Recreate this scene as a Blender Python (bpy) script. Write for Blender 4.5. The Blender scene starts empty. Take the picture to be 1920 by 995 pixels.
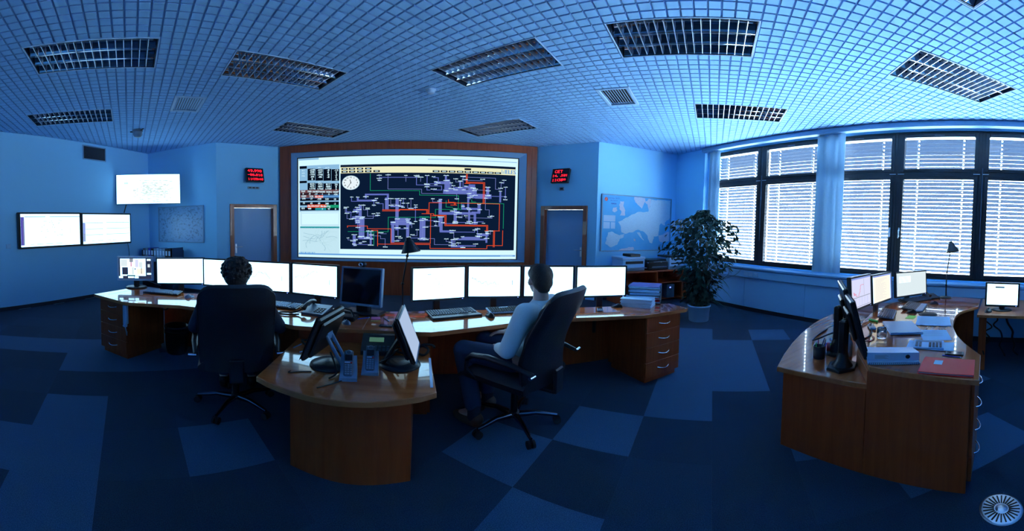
import bpy, bmesh, math, random
from mathutils import Matrix, Vector, Euler

random.seed(7)
SC = bpy.context.scene
COL = SC.collection

# ------------------------------------------------------------------ camera, world, light, exposure
CAM_H = 1.6365
FPX, ASPECT, CY = 696.58, 1 / 1.19, 442.58          # pixels per radian, vertical squeeze of the photograph, horizon row
cam_data = bpy.data.cameras.new('camera')
cam = bpy.data.objects.new('camera', cam_data)
COL.objects.link(cam)
SC.camera = cam
cam_data.type = 'PANO'
cam_data.panorama_type = 'CENTRAL_CYLINDRICAL'
cam_data.central_cylindrical_range_u_min = -960 / FPX
cam_data.central_cylindrical_range_u_max = 960 / FPX
cam_data.central_cylindrical_range_v_min = -(995 - CY) / (FPX * ASPECT)
cam_data.central_cylindrical_range_v_max = CY / (FPX * ASPECT)
cam_data.central_cylindrical_radius = 1.0
cam_data.clip_start = 0.02
cam_data.clip_end = 200


def cam_axes(yaw, pitch, roll):
    cy, sy = math.cos(yaw), math.sin(yaw)
    cp, sp = math.cos(pitch), math.sin(pitch)
    cr, sr = math.cos(roll), math.sin(roll)
    Rz = Matrix(((cy, -sy, 0), (sy, cy, 0), (0, 0, 1)))
    Rx = Matrix(((1, 0, 0), (0, cp, sp), (0, -sp, cp)))
    Ry = Matrix(((cr, 0, sr), (0, 1, 0), (-sr, 0, cr)))
    return Ry @ Rx @ Rz


_M = cam_axes(math.radians(14.06), math.radians(-1.929), math.radians(1.105))
_right, _fwd, _up = _M[0], _M[1], _M[2]
_mat = Matrix((( _right[0], _up[0], -_fwd[0], 0),
               ( _right[1], _up[1], -_fwd[1], 0),
               ( _right[2], _up[2], -_fwd[2], CAM_H),
               (0, 0, 0, 1)))
cam.matrix_world = _mat

world = bpy.data.worlds.new('world')
SC.world = world
world.use_nodes = True
bg = world.node_tree.nodes['Background']
bg.inputs[0].default_value = (0.74, 0.88, 1.0, 1)
bg.inputs[1].default_value = 38.0

vs = SC.view_settings
vs.view_transform = 'Standard'
vs.look = 'None'
vs.gamma = 1.0
vs.use_curve_mapping = False
vs.exposure = 0.0
SC.display_settings.display_device = 'sRGB'
SC.cycles.max_bounces = 14
SC.cycles.diffuse_bounces = 8
SC.cycles.glossy_bounces = 5
SC.cycles.transmission_bounces = 6
SC.cycles.transparent_max_bounces = 16
SC.cycles.caustics_reflective = False
SC.cycles.caustics_refractive = False
SC.cycles.sample_clamp_indirect = 100.0
SC.cycles.use_denoising = True

# ------------------------------------------------------------------ room numbers
CEIL = 3.52
XL, XG, YB, YV, YR = -5.55, 5.19, 6.19, 7.20, -3.2      # left wall, glass plane, back wall, video wall, wall behind the camera
XPIER = 5.03
LA, LB = Vector((-3.79, YB)), Vector((-2.85, YV))       # left slanted alcove wall
RA, RB = Vector((2.28, YV)), Vector((3.16, YB))         # right slanted alcove wall
MULL = [5.225, 4.01, 2.795, 1.58, 0.365, -0.85]         # window mullions along Y
SILL, WTOP, TRANS = 0.93, 3.42, 2.70

# daylight enters only through the windows: portals guide the sampling there
for k in range(5):
    pl = bpy.data.lights.new('window_portal', 'AREA')
    pl.shape = 'RECTANGLE'
    pl.size, pl.size_y = WTOP - SILL, MULL[k] - MULL[k + 1]
    pl.cycles.is_portal = True
    po = bpy.data.objects.new('window_portal', pl)
    COL.objects.link(po)
    po.matrix_world = Matrix(((0, 0, 1, XG + 0.32), (0, 1, 0, (MULL[k] + MULL[k + 1]) / 2), (-1, 0, 0, (SILL + WTOP) / 2), (0, 0, 0, 1)))


# ------------------------------------------------------------------ materials
MATS = {}


def mat(name, color, rough=0.5, metal=0.0, spec=0.5, coat=0.0, emit=None, estr=0.0, bump=None, var=None, sheen=0.0, coat_rough=0.05, trans=0.0):
    """bump=(scale,strength); var=(scale, color2, lo, hi) mixes a second colour by noise"""
    m = bpy.data.materials.new(name)
    m.use_nodes = True
    nt = m.node_tree
    b = nt.nodes['Principled BSDF']
    b.inputs['Base Color'].default_value = (*color, 1)
    b.inputs['Roughness'].default_value = rough
    b.inputs['Metallic'].default_value = metal
    b.inputs['Specular IOR Level'].default_value = spec
    b.inputs['Coat Weight'].default_value = coat
    b.inputs['Coat Roughness'].default_value = coat_rough
    b.inputs['Sheen Weight'].default_value = sheen
    b.inputs['Transmission Weight'].default_value = trans
    if emit:
        b.inputs['Emission Color'].default_value = (*emit, 1)
        b.inputs['Emission Strength'].default_value = estr
    tc = None
    if bump or var:
        tc = nt.nodes.new('ShaderNodeTexCoord')
    if var:
        n = nt.nodes.new('ShaderNodeTexNoise')
        n.inputs['Scale'].default_value = var[0]
        n.inputs['Detail'].default_value = 6
        nt.links.new(tc.outputs['Object'], n.inputs['Vector'])
        r = nt.nodes.new('ShaderNodeValToRGB')
        r.color_ramp.elements[0].position = var[2]
        r.color_ramp.elements[1].position = var[3]
        r.color_ramp.elements[0].color = (*color, 1)
        r.color_ramp.elements[1].color = (*var[1], 1)
        nt.links.new(n.outputs['Fac'], r.inputs['Fac'])
        nt.links.new(r.outputs['Color'], b.inputs['Base Color'])
    if bump:
        n2 = nt.nodes.new('ShaderNodeTexNoise')
        n2.inputs['Scale'].default_value = bump[0]
        n2.inputs['Detail'].default_value = 4
        nt.links.new(tc.outputs['Object'], n2.inputs['Vector'])
        bp = nt.nodes.new('ShaderNodeBump')
        bp.inputs['Strength'].default_value = bump[1]
        bp.inputs['Distance'].default_value = 0.01
        nt.links.new(n2.outputs['Fac'], bp.inputs['Height'])
        nt.links.new(bp.outputs['Normal'], b.inputs['Normal'])
    MATS[name] = m
    return m


def wood(name, c1, c2, rough=0.25, coat=0.6, axis=0, scale=1.0):
    m = bpy.data.materials.new(name)
    m.use_nodes = True
    nt = m.node_tree
    b = nt.nodes['Principled BSDF']
    tc = nt.nodes.new('ShaderNodeTexCoord')
    mp = nt.nodes.new('ShaderNodeMapping')
    sc = [26 * scale, 26 * scale, 26 * scale]
    sc[axis] = 1.6 * scale
    mp.inputs['Scale'].default_value = sc
    n = nt.nodes.new('ShaderNodeTexNoise')
    n.inputs['Scale'].default_value = 1.0
    n.inputs['Detail'].default_value = 7
    n.inputs['Distortion'].default_value = 0.6
    r = nt.nodes.new('ShaderNodeValToRGB')
    r.color_ramp.elements[0].position = 0.32
    r.color_ramp.elements[1].position = 0.7
    r.color_ramp.elements[0].color = (*c1, 1)
    r.color_ramp.elements[1].color = (*c2, 1)
    nt.links.new(tc.outputs['Object'], mp.inputs['Vector'])
    nt.links.new(mp.outputs['Vector'], n.inputs['Vector'])
    nt.links.new(n.outputs['Fac'], r.inputs['Fac'])
    nt.links.new(r.outputs['Color'], b.inputs['Base Color'])
    b.inputs['Roughness'].default_value = rough
    b.inputs['Coat Weight'].default_value = coat
    b.inputs['Coat Roughness'].default_value = 0.03
    b.inputs['Coat IOR'].default_value = 1.6
    MATS[name] = m
    return m


def emis(name, color, strength):
    m = bpy.data.materials.new(name)
    m.use_nodes = True
    nt = m.node_tree
    nt.nodes.clear()
    o = nt.nodes.new('ShaderNodeOutputMaterial')
    e = nt.nodes.new('ShaderNodeEmission')
    e.inputs[0].default_value = (*color, 1)
    e.inputs[1].default_value = strength
    nt.links.new(e.outputs[0], o.inputs[0])
    MATS[name] = m
    return m


def glassy(name, tint=(1, 1, 1), ior=1.5, gloss=1.0):
    """clear pane: transparent with a Fresnel reflection, so daylight passes straight through"""
    m = bpy.data.materials.new(name)
    m.use_nodes = True
    nt = m.node_tree
    nt.nodes.clear()
    o = nt.nodes.new('ShaderNodeOutputMaterial')
    t = nt.nodes.new('ShaderNodeBsdfTransparent')
    t.inputs[0].default_value = (*tint, 1)
    g = nt.nodes.new('ShaderNodeBsdfGlossy')
    g.inputs['Roughness'].default_value = 0.0
    g.inputs['Color'].default_value = (gloss, gloss, gloss, 1)
    f = nt.nodes.new('ShaderNodeFresnel')
    f.inputs[0].default_value = ior
    mx = nt.nodes.new('ShaderNodeMixShader')
    gm = nt.nodes.new('ShaderNodeNewGeometry')            # the rear face of the pane only lets light through
    sb = nt.nodes.new('ShaderNodeMath')
    sb.operation = 'SUBTRACT'
    sb.inputs[0].default_value = 1.0
    nt.links.new(gm.outputs['Backfacing'], sb.inputs[1])
    ml = nt.nodes.new('ShaderNodeMath')
    ml.operation = 'MULTIPLY'
    nt.links.new(f.outputs[0], ml.inputs[0])
    nt.links.new(sb.outputs[0], ml.inputs[1])
    nt.links.new(ml.outputs[0], mx.inputs[0])
    nt.links.new(t.outputs[0], mx.inputs[1])
    nt.links.new(g.outputs[0], mx.inputs[2])
    nt.links.new(mx.outputs[0], o.inputs[0])
    MATS[name] = m
    return m


def speckle(name, color, dot, scale=60, thr=0.22, rough=0.9):
    """mineral fibre ceiling tile: pale with fine dark pin holes"""
    m = bpy.data.materials.new(name)
    m.use_nodes = True
    nt = m.node_tree
    b = nt.nodes['Principled BSDF']
    b.inputs['Roughness'].default_value = rough
    b.inputs['Specular IOR Level'].default_value = 0.15
    tc = nt.nodes.new('ShaderNodeTexCoord')
    n = nt.nodes.new('ShaderNodeTexNoise')
    n.inputs['Scale'].default_value = scale
    n.inputs['Detail'].default_value = 2
    r = nt.nodes.new('ShaderNodeValToRGB')
    r.color_ramp.elements[0].position = thr
    r.color_ramp.elements[1].position = thr + 0.1
    r.color_ramp.elements[0].color = (*dot, 1)
    r.color_ramp.elements[1].color = (*color, 1)
    nt.links.new(tc.outputs['Object'], n.inputs['Vector'])
    nt.links.new(n.outputs['Fac'], r.inputs['Fac'])
    nt.links.new(r.outputs['Color'], b.inputs['Base Color'])
    MATS[name] = m
    return m


def carpet(name, c1, c2):
    m = mat(name, c1, rough=0.97, spec=0.1, var=(210, c2, 0.36, 0.66), bump=(300, 0.6), sheen=0.15)
    return m


mat('wall', (0.27, 0.66, 0.97), rough=0.85, spec=0.2, bump=(180, 0.06))
mat('wall_trim', (0.30, 0.58, 0.86), rough=0.5)
mat('plinth_dark', (0.02, 0.03, 0.05), rough=0.6)
speckle('ceiling_tile', (0.30, 0.61, 0.95), (0.14, 0.34, 0.62))
mat('ceiling_groove', (0.22, 0.42, 0.74), rough=0.9, spec=0.1)  # darker than the raised fields: shade of the recess put into the colour
mat('lamp_white', (0.36, 0.58, 0.82), rough=0.45)
mat('louvre', (0.80, 0.84, 0.90), rough=0.07, metal=1.0)
mat('louvre_blade', (0.82, 0.87, 0.94), rough=0.28, metal=1.0)
mat('louvre_satin', (0.72, 0.80, 0.90), rough=0.45, metal=0.7)
mat('lamp_dark', (0.06, 0.09, 0.16), rough=0.25, metal=0.6)
carpet('carpet_dark', (0.002, 0.016, 0.045), (0.014, 0.055, 0.115))
carpet('carpet_light', (0.016, 0.070, 0.155), (0.060, 0.165, 0.30))
carpet('carpet_mid', (0.003, 0.021, 0.056), (0.018, 0.066, 0.135))
wood('cherry', (0.50, 0.10, 0.018), (0.66, 0.165, 0.040), rough=0.14, coat=1.0, axis=0)
wood('cherry_panel', (0.40, 0.060, 0.010), (0.54, 0.095, 0.020), rough=0.4, coat=0.15, axis=2)
wood('cherry_edge', (0.60, 0.16, 0.045), (0.74, 0.24, 0.08), rough=0.3, coat=0.4, axis=0)
wood('walnut_frame', (0.26, 0.050, 0.014), (0.38, 0.085, 0.026), rough=0.35, coat=0.3, axis=2)
mat('black_plastic', (0.012, 0.014, 0.02), rough=0.32)
mat('black_matte', (0.008, 0.01, 0.014), rough=0.6)
mat('key_cap', (0.06, 0.075, 0.11), rough=0.4)
mat('grey_plastic', (0.08, 0.13, 0.20), rough=0.4)
mat('silver', (0.40, 0.56, 0.76), rough=0.3, metal=0.8)
mat('silver_plastic', (0.16, 0.26, 0.38), rough=0.35)
mat('chrome', (0.82, 0.86, 0.92), rough=0.08, metal=1.0)
mat('dark_chrome', (0.16, 0.19, 0.24), rough=0.22, metal=1.0)
mat('brushed_steel', (0.50, 0.56, 0.64), rough=0.3, metal=1.0)
mat('leather', (0.010, 0.014, 0.024), rough=0.42, spec=0.5, bump=(90, 0.25), coat=0.12, coat_rough=0.3)
mat('leather_piping', (0.016, 0.02, 0.03), rough=0.35)
mat('white_plastic', (0.42, 0.62, 0.84), rough=0.35)
mat('door_paint', (0.20, 0.42, 0.70), rough=0.5, coat=0.1)
mat('bezel_grey', (0.18, 0.36, 0.58), rough=0.45)
mat('window_black', (0.012, 0.016, 0.025), rough=0.35)
mat('slat', (0.012, 0.026, 0.055), rough=0.5, spec=0.2)  # slat underside blackened: its shade against the daylight is put into the colour
mat('slat_top', (0.78, 0.82, 0.86), rough=0.6)  # upper face of the same slat, kept pale to bounce daylight upwards
mat('cord_white', (0.6, 0.68, 0.76), rough=0.6)
mat('paper', (0.46, 0.66, 0.86), rough=0.7)
mat('paper_print', (0.30, 0.34, 0.40), rough=0.7)
mat('red_card', (0.88, 0.006, 0.014), rough=0.45, spec=0.3)
mat('pink_paper', (0.80, 0.16, 0.36), rough=0.7)
mat('yellow_paper', (0.85, 0.62, 0.22), rough=0.7)
mat('green_plastic', (0.05, 0.62, 0.12), rough=0.35)
mat('lime', (0.30, 0.75, 0.08), rough=0.5)
mat('red_plastic', (0.65, 0.015, 0.02), rough=0.3)
mat('blue_ink', (0.03, 0.06, 0.45), rough=0.35)
mat('orange_card', (0.62, 0.22, 0.12), rough=0.6)
mat('purple_card', (0.25, 0.2, 0.5), rough=0.6)
def fabric(name, color):
    m = bpy.data.materials.new(name)
    m.use_nodes = True
    nt = m.node_tree
    nt.nodes.clear()
    o = nt.nodes.new('ShaderNodeOutputMaterial')
    d = nt.nodes.new('ShaderNodeBsdfDiffuse')
    t = nt.nodes.new('ShaderNodeBsdfTranslucent')
    mx = nt.nodes.new('ShaderNodeMixShader')
    mx.inputs[0].default_value = 0.3
    tc = nt.nodes.new('ShaderNodeTexCoord')
    n = nt.nodes.new('ShaderNodeTexNoise')
    n.inputs['Scale'].default_value = 60
    r = nt.nodes.new('ShaderNodeValToRGB')
    r.color_ramp.elements[0].color = (*[c * .85 for c in color], 1)
    r.color_ramp.elements[1].color = (*color, 1)
    nt.links.new(tc.outputs['Object'], n.inputs['Vector'])
    nt.links.new(n.outputs['Fac'], r.inputs['Fac'])
    nt.links.new(r.outputs[0], d.inputs[0])
    nt.links.new(r.outputs[0], t.inputs[0])
    nt.links.new(d.outputs[0], mx.inputs[1])
    nt.links.new(t.outputs[0], mx.inputs[2])
    nt.links.new(mx.outputs[0], o.inputs[0])
    MATS[name] = m


fabric('curtain', (0.50, 0.66, 0.78))
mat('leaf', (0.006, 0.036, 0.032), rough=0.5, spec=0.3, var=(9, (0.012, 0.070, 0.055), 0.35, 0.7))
mat('bark', (0.10, 0.085, 0.07), rough=0.85, bump=(60, 0.5))
mat('soil', (0.025, 0.02, 0.018), rough=0.95, bump=(80, 0.8))
mat('pot', (0.32, 0.56, 0.80), rough=0.45)
mat('skin', (0.72, 0.46, 0.38), rough=0.5)
mat('hair_brown', (0.022, 0.015, 0.014), rough=0.55, bump=(160, 0.8))
mat('hair_black', (0.010, 0.009, 0.012), rough=0.5, bump=(90, 1.0))
mat('sweater', (0.80, 0.90, 0.92), rough=0.95, sheen=0.3, bump=(240, 0.35))
mat('navy_shirt', (0.014, 0.022, 0.05), rough=0.9, bump=(160, 0.25))
mat('jeans', (0.018, 0.040, 0.095), rough=0.9, bump=(260, 0.3))
mat('shoe_brown', (0.11, 0.065, 0.045), rough=0.55)
mat('rubber', (0.012, 0.012, 0.014), rough=0.8)
mat('sock', (0.02, 0.025, 0.04), rough=0.9)
mat('screen_off', (0.004, 0.006, 0.016), rough=0.10, spec=0.6)
mat('map_sea', (0.07, 0.40, 0.74), rough=0.6, spec=0.2, var=(3, (0.12, 0.44, 0.76), 0.3, 0.7))
mat('map_land', (0.46, 0.66, 0.80), rough=0.6, spec=0.2, var=(95, (0.24, 0.40, 0.54), 0.54, 0.70))
mat('map_land_pink', (0.52, 0.58, 0.72), rough=0.6, spec=0.2, var=(95, (0.30, 0.38, 0.52), 0.54, 0.70))
mat('map_board', (0.20, 0.45, 0.72), rough=0.4, coat=0.25, coat_rough=0.2, var=(26, (0.05, 0.15, 0.32), 0.50, 0.70))
mat('laptop_silver', (0.24, 0.40, 0.60), rough=0.35, metal=0.5)
glassy('glass', (0.86, 0.92, 0.96))
mat('tumbler', (0.95, 0.98, 1.0), rough=0.0, trans=1.0)
# things that give off light
SCR = 3.6
emis('screen_white', (0.36, 0.69, 1.0), SCR)
emis('screen_paper', (0.34, 0.68, 1.0), 4.0)
emis('screen_warm', (1.0, 0.94, 0.80), 1.05)
emis('screen_faint', (0.74, 0.80, 0.84), 0.85)
emis('screen_mark', (0.45, 0.50, 0.60), 0.62)
emis('screen_dark', (0.05, 0.07, 0.16), 0.5)
emis('screen_green', (0.74, 0.92, 0.84), 0.92)
emis('screen_teal', (0.78, 0.90, 0.94), 0.95)
emis('screen_pink', (0.85, 0.36, 0.52), 0.9)
emis('screen_blue', (0.30, 0.42, 0.95), 0.9)
emis('screen_purple', (0.16, 0.14, 0.72), 0.6)
emis('screen_lilac', (0.66, 0.68, 0.92), 1.1)
emis('vw_bg', (0.003, 0.011, 0.036), 1.0)
emis('vw_white', (0.62, 0.88, 1.0), 1.1)
emis('vw_pale', (0.55, 0.80, 0.90), 1.0)
emis('vw_mapgrid', (0.48, 0.72, 0.80), 1.0)
emis('vw_maproad', (0.34, 0.56, 0.68), 1.0)
emis('vw_yellow', (0.86, 0.86, 0.56), 1.0)
emis('vw_line', (0.105, 0.145, 0.50), 1.0)
emis('vw_linepale', (0.20, 0.25, 0.64), 1.0)
emis('vw_orange', (0.85, 0.085, 0.02), 1.0)
emis('vw_green', (0.01, 0.34, 0.17), 1.0)
emis('vw_blue', (0.12, 0.34, 0.72), 1.0)
emis('vw_steel', (0.26, 0.50, 0.74), 1.0)
emis('vw_brown', (0.16, 0.065, 0.075), 1.0)
emis('vw_teal', (0.01, 0.30, 0.34), 1.0)
emis('vw_clock', (0.82, 0.92, 0.96), 1.0)
emis('vw_black', (0.002, 0.004, 0.012), 1.0)
emis('led_red', (1.0, 0.012, 0.03), 3.2)
emis('led_blue', (0.15, 0.2, 1.0), 4.0)
emis('led_blue_small', (0.25, 0.35, 1.0), 3.0)
emis('screen_touch', (0.50, 0.64, 0.90), 0.85)
emis('lcd_green', (0.16, 0.42, 0.30), 0.35)

# ------------------------------------------------------------------ mesh helpers
def V3(*a):
    return Vector(a)


class MB:
    def __init__(self):
        self.v, self.f, self.m, self.s = [], [], [], []

    def add(self, verts, faces, mi=0, smooth=False, M=None):
        o = len(self.v)
        if M is not None:
            verts = [M @ Vector(p) for p in verts]
        self.v.extend([tuple(p) for p in verts])
        for fc in faces:
            self.f.append([i + o for i in fc])
            self.m.append(mi)
            self.s.append(smooth)
        return self

    def box(self, x0, x1, y0, y1, z0, z1, mi=0, r=0.0, M=None):
        cx, cy, cz = (x0 + x1) / 2, (y0 + y1) / 2, (z0 + z1) / 2
        a, b, c = abs(x1 - x0) / 2, abs(y1 - y0) / 2, abs(z1 - z0) / 2
        r = min(r, a * .95, b * .95, c * .95)
        if r <= 0:
            vs_ = [(cx + sx * a, cy + sy * b, cz + sz * c) for sz in (-1, 1) for sy in (-1, 1) for sx in (-1, 1)]
            fs = [(0, 2, 3, 1), (4, 5, 7, 6), (0, 1, 5, 4), (2, 6, 7, 3), (0, 4, 6, 2), (1, 3, 7, 5)]
            return self.add(vs_, fs, mi, False, M)
        vs_, idx = [], {}
        for sx in (-1, 1):
            for sy in (-1, 1):
                for sz in (-1, 1):
                    idx[(sx, sy, sz, 0)] = len(vs_); vs_.append((cx + sx * a, cy + sy * (b - r), cz + sz * (c - r)))
                    idx[(sx, sy, sz, 1)] = len(vs_); vs_.append((cx + sx * (a - r), cy + sy * b, cz + sz * (c - r)))
                    idx[(sx, sy, sz, 2)] = len(vs_); vs_.append((cx + sx * (a - r), cy + sy * (b - r), cz + sz * c))
        fs = []
        q = [(-1, -1), (1, -1), (1, 1), (-1, 1)]
        for s in (-1, 1):
            fs.append([idx[(s, p[0], p[1], 0)] for p in (q if s > 0 else q[::-1])])
            fs.append([idx[(p[0], s, p[1], 1)] for p in (q[::-1] if s > 0 else q)])
            fs.append([idx[(p[0], p[1], s, 2)] for p in (q if s > 0 else q[::-1])])
        for s in (-1, 1):
            for t in (-1, 1):
                fs.append([idx[(s, t, -1, 0)], idx[(s, t, -1, 1)], idx[(s, t, 1, 1)], idx[(s, t, 1, 0)]])
                fs.append([idx[(s, -1, t, 0)], idx[(s, -1, t, 2)], idx[(s, 1, t, 2)], idx[(s, 1, t, 0)]])
                fs.append([idx[(-1, s, t, 1)], idx[(-1, s, t, 2)], idx[(1, s, t, 2)], idx[(1, s, t, 1)]])
        for sx in (-1, 1):
            for sy in (-1, 1):
                for sz in (-1, 1):
                    fs.append([idx[(sx, sy, sz, k)] for k in range(3)])
        return self.add(vs_, fs, mi, False, M)

    def tube(self, pts, r, n=8, mi=0, smooth=True, cap=True, M=None, ry=None):
        pts = [Vector(p) for p in pts]
        rs = r if isinstance(r, (list, tuple)) else [r] * len(pts)
        verts, faces = [], []
        prev = None
        for i, p in enumerate(pts):
            if i == 0:
                t = pts[1] - pts[0]
            elif i == len(pts) - 1:
                t = pts[-1] - pts[-2]
            else:
                t = (pts[i + 1] - p).normalized() + (p - pts[i - 1]).normalized()
            t = t.normalized() if t.length > 1e-9 else Vector((0, 0, 1))
            if prev is None:
                up = Vector((0, 0, 1)) if abs(t.z) < .9 else Vector((1, 0, 0))
                a = t.cross(up).normalized()
            else:
                a = (prev - t * prev.dot(t))
                a = a.normalized() if a.length > 1e-6 else t.orthogonal().normalized()
            prev = a
            b = t.cross(a)
            for k in range(n):
                an = 2 * math.pi * k / n
                verts.append(p + a * math.cos(an) * rs[i] + b * math.sin(an) * rs[i] * (ry or 1))
        for i in range(len(pts) - 1):
            for k in range(n):
                faces.append((i * n + k, i * n + (k + 1) % n, (i + 1) * n + (k + 1) % n, (i + 1) * n + k))
        self.add(verts, faces, mi, smooth, M)
        if cap:
            self.add(verts[:n], [tuple(range(n))[::-1]], mi, False, M)
            self.add(verts[-n:], [tuple(range(n))], mi, False, M)
        return self

    def lathe(self, prof, n=24, mi=0, c=(0, 0, 0), smooth=True, M=None):
        verts, faces = [], []
        for r, z in prof:
            for k in range(n):
                a = 2 * math.pi * k / n
                verts.append((c[0] + r * math.cos(a), c[1] + r * math.sin(a), c[2] + z))
        for i in range(len(prof) - 1):
            for k in range(n):
                faces.append((i * n + k, i * n + (k + 1) % n, (i + 1) * n + (k + 1) % n, (i + 1) * n + k))
        return self.add(verts, faces, mi, smooth, M)

    def prism(self, poly, z0, z1, mi=0, side_mi=None, r=0.0, M=None):
        n = len(poly)
        sm = mi if side_mi is None else side_mi
        if r > 0:
            cx = sum(p[0] for p in poly) / n
            inner = offset_poly(poly, -r)
            verts = [(x, y, z0) for x, y in poly] + [(x, y, z1 - r) for x, y in poly] + [(x, y, z1) for x, y in inner]
            faces = [(i, (i + 1) % n, n + (i + 1) % n, n + i) for i in range(n)]
            faces += [(n + i, n + (i + 1) % n, 2 * n + (i + 1) % n, 2 * n + i) for i in range(n)]
            self.add(verts, faces, sm, False, M)
            self.add(verts[2 * n:], [tuple(range(n))], mi, False, M)
            self.add(verts[:n], [tuple(range(n))[::-1]], sm, False, M)
            return self
        verts = [(x, y, z0) for x, y in poly] + [(x, y, z1) for x, y in poly]
        self.add(verts, [(i, (i + 1) % n, n + (i + 1) % n, n + i) for i in range(n)], sm, False, M)
        self.add(verts[n:], [tuple(range(n))], mi, False, M)
        self.add(verts[:n], [tuple(range(n))[::-1]], sm, False, M)
        return self

    def grid(self, fn, nu, nv, mi=0, smooth=True, M=None):
        verts = [fn(i / nu, j / nv) for j in range(nv + 1) for i in range(nu + 1)]
        faces = [(j * (nu + 1) + i, j * (nu + 1) + i + 1, (j + 1) * (nu + 1) + i + 1, (j + 1) * (nu + 1) + i) for j in range(nv) for i in range(nu)]
        return self.add(verts, faces, mi, smooth, M)

    def quad(self, a, b, c, d, mi=0, M=None):
        return self.add([a, b, c, d], [(0, 1, 2, 3)], mi, False, M)

    def ellipsoid(self, c, rad, rot=None, nu=16, nv=10, mi=0, M=None):
        R = rot.to_matrix() if rot is not None else Matrix.Identity(3)
        verts, faces = [], []
        c = Vector(c)
        for j in range(1, nv):
            ph = math.pi * j / nv
            for i in range(nu):
                th = 2 * math.pi * i / nu
                verts.append(c + R @ Vector((rad[0] * math.sin(ph) * math.cos(th), rad[1] * math.sin(ph) * math.sin(th), rad[2] * math.cos(ph))))
        top = len(verts); verts.append(c + R @ Vector((0, 0, rad[2])))
        bot = len(verts); verts.append(c + R @ Vector((0, 0, -rad[2])))
        for j in range(nv - 2):
            for i in range(nu):
                faces.append((j * nu + i, (j + 1) * nu + i, (j + 1) * nu + (i + 1) % nu, j * nu + (i + 1) % nu))
        for i in range(nu):
            faces.append((top, i, (i + 1) % nu))
            faces.append((bot, (nv - 2) * nu + (i + 1) % nu, (nv - 2) * nu + i))
        return self.add(verts, faces, mi, True, M)

    def mesh(self, name, mats):
        me = bpy.data.meshes.new(name)
        me.from_pydata(self.v, [], self.f)
        for k in mats:
            me.materials.append(MATS[k])
        me.polygons.foreach_set('material_index', self.m)
        me.polygons.foreach_set('use_smooth', self.s)
        me.update()
        return me

    def build(self, name, mats, parent=None, loc=(0, 0, 0), rot=(0, 0, 0)):
        if isinstance(mats, str):
            mats = [mats]
        return link(name, self.mesh(name, mats), parent, loc, rot)


def offset_poly(poly, d):
    """move every edge outwards by d (counter-clockwise polygon)"""
    n = len(poly)
    ar = sum(poly[i][0] * poly[(i + 1) % n][1] - poly[(i + 1) % n][0] * poly[i][1] for i in range(n))
    sg = 1 if ar > 0 else -1
    out = []
    for i in range(n):
        p0, p1, p2 = Vector(poly[i - 1]), Vector(poly[i]), Vector(poly[(i + 1) % n])
        e1, e2 = (p1 - p0).normalized(), (p2 - p1).normalized()
        n1, n2 = Vector((e1.y, -e1.x)) * sg, Vector((e2.y, -e2.x)) * sg
        b = n1 + n2
        b = b / max(b.length_squared, .3) * 2
        out.append(tuple(p1 + b * d))
    return out


def link(name, data, parent=None, loc=(0, 0, 0), rot=(0, 0, 0)):
    o = bpy.data.objects.new(name, data)
    COL.objects.link(o)
    o.location = loc
    o.rotation_euler = rot
    if parent is not None:
        o.parent = parent
    return o


def tag(o, label=None, cat=None, group=None, kind=None):
    if label:
        o['label'] = label
    if cat:
        o['category'] = cat
    if group:
        o['group'] = group
    if kind:
        o['kind'] = kind
    return o


def thing(name, label, cat, loc=(0, 0, 0), rz=0.0, group=None):
    o = link(name, None, None, loc, (0, 0, rz))
    o.empty_display_size = 0.1
    return tag(o, label, cat, group)


def struct(name, mb, mats, label=None):
    o = mb.build(name, mats)
    tag(o, label, None, None, 'structure')
    return o


KIDS = {}


def copy_tree(o, parent=None):
    c = o.copy()
    COL.objects.link(c)
    c.parent = parent
    for ch in [x for x in COL.objects if x.parent == o]:
        copy_tree(ch, c)
    return c


def T(x=0, y=0, z=0, rx=0, ry=0, rz=0):
    return Matrix.Translation((x, y, z)) @ Euler((rx, ry, rz)).to_matrix().to_4x4()


def flow(pts, n=5):
    """Catmull-Rom curve through the points, for cables"""
    P_ = [Vector(p) for p in pts]
    out = []
    for i in range(len(P_) - 1):
        p0, p1, p2, p3 = P_[max(i - 1, 0)], P_[i], P_[i + 1], P_[min(i + 2, len(P_) - 1)]
        for k in range(n):
            t = k / n
            out.append(.5 * ((2 * p1) + (p2 - p0) * t + (2 * p0 - 5 * p1 + 4 * p2 - p3) * t * t + (3 * p1 - p0 - 3 * p2 + p3) * t ** 3))
    out.append(P_[-1])
    return out


def evaluated(obs):
    bpy.context.view_layer.update()
    dg = bpy.context.evaluated_depsgraph_get()
    return [bpy.data.meshes.new_from_object(o.evaluated_get(dg)) for o in obs]


# lettering: every string is turned into a flat mesh once
WORDS = ['ELES', '-648', '-641', '-13', '398', '187', '-8', '8', '5', '-795', '-746', '-5', '-84', '-86', '833', '793', '817', '26', '475', '484', '488', '1776', '1766', '1799',
         'TNT', 'TKR', 'TKMED', 'TKRK', 'TKRG', 'TKRP', '0', '-17', '1', '-436', 'DEM', 'TOL', 'Slo-Proiz', '690', '77', '-358', '533', '18', '73', '65', '89', '288', '-2', 'Slo-Hrv', 'TOT Slo', 'Slo-Prg', '488', '97',
         '12', '1', '2', '3', '4', '6', '7', '8', '9', '10', '11', 'VN', 'ACE', 'BU', 'KR', 'MA', 'Evropa', 'Omrezje 2010', '380-220 kV', 'entso']
_fo = {}
for w in dict.fromkeys(WORDS):
    cu = bpy.data.curves.new('lettering', 'FONT')
    cu.body = w
    cu.size = 1.0
    cu.resolution_u = 2
    cu.align_x, cu.align_y = 'CENTER', 'CENTER'
    o = bpy.data.objects.new('lettering', cu)
    COL.objects.link(o)
    _fo[w] = o
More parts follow.
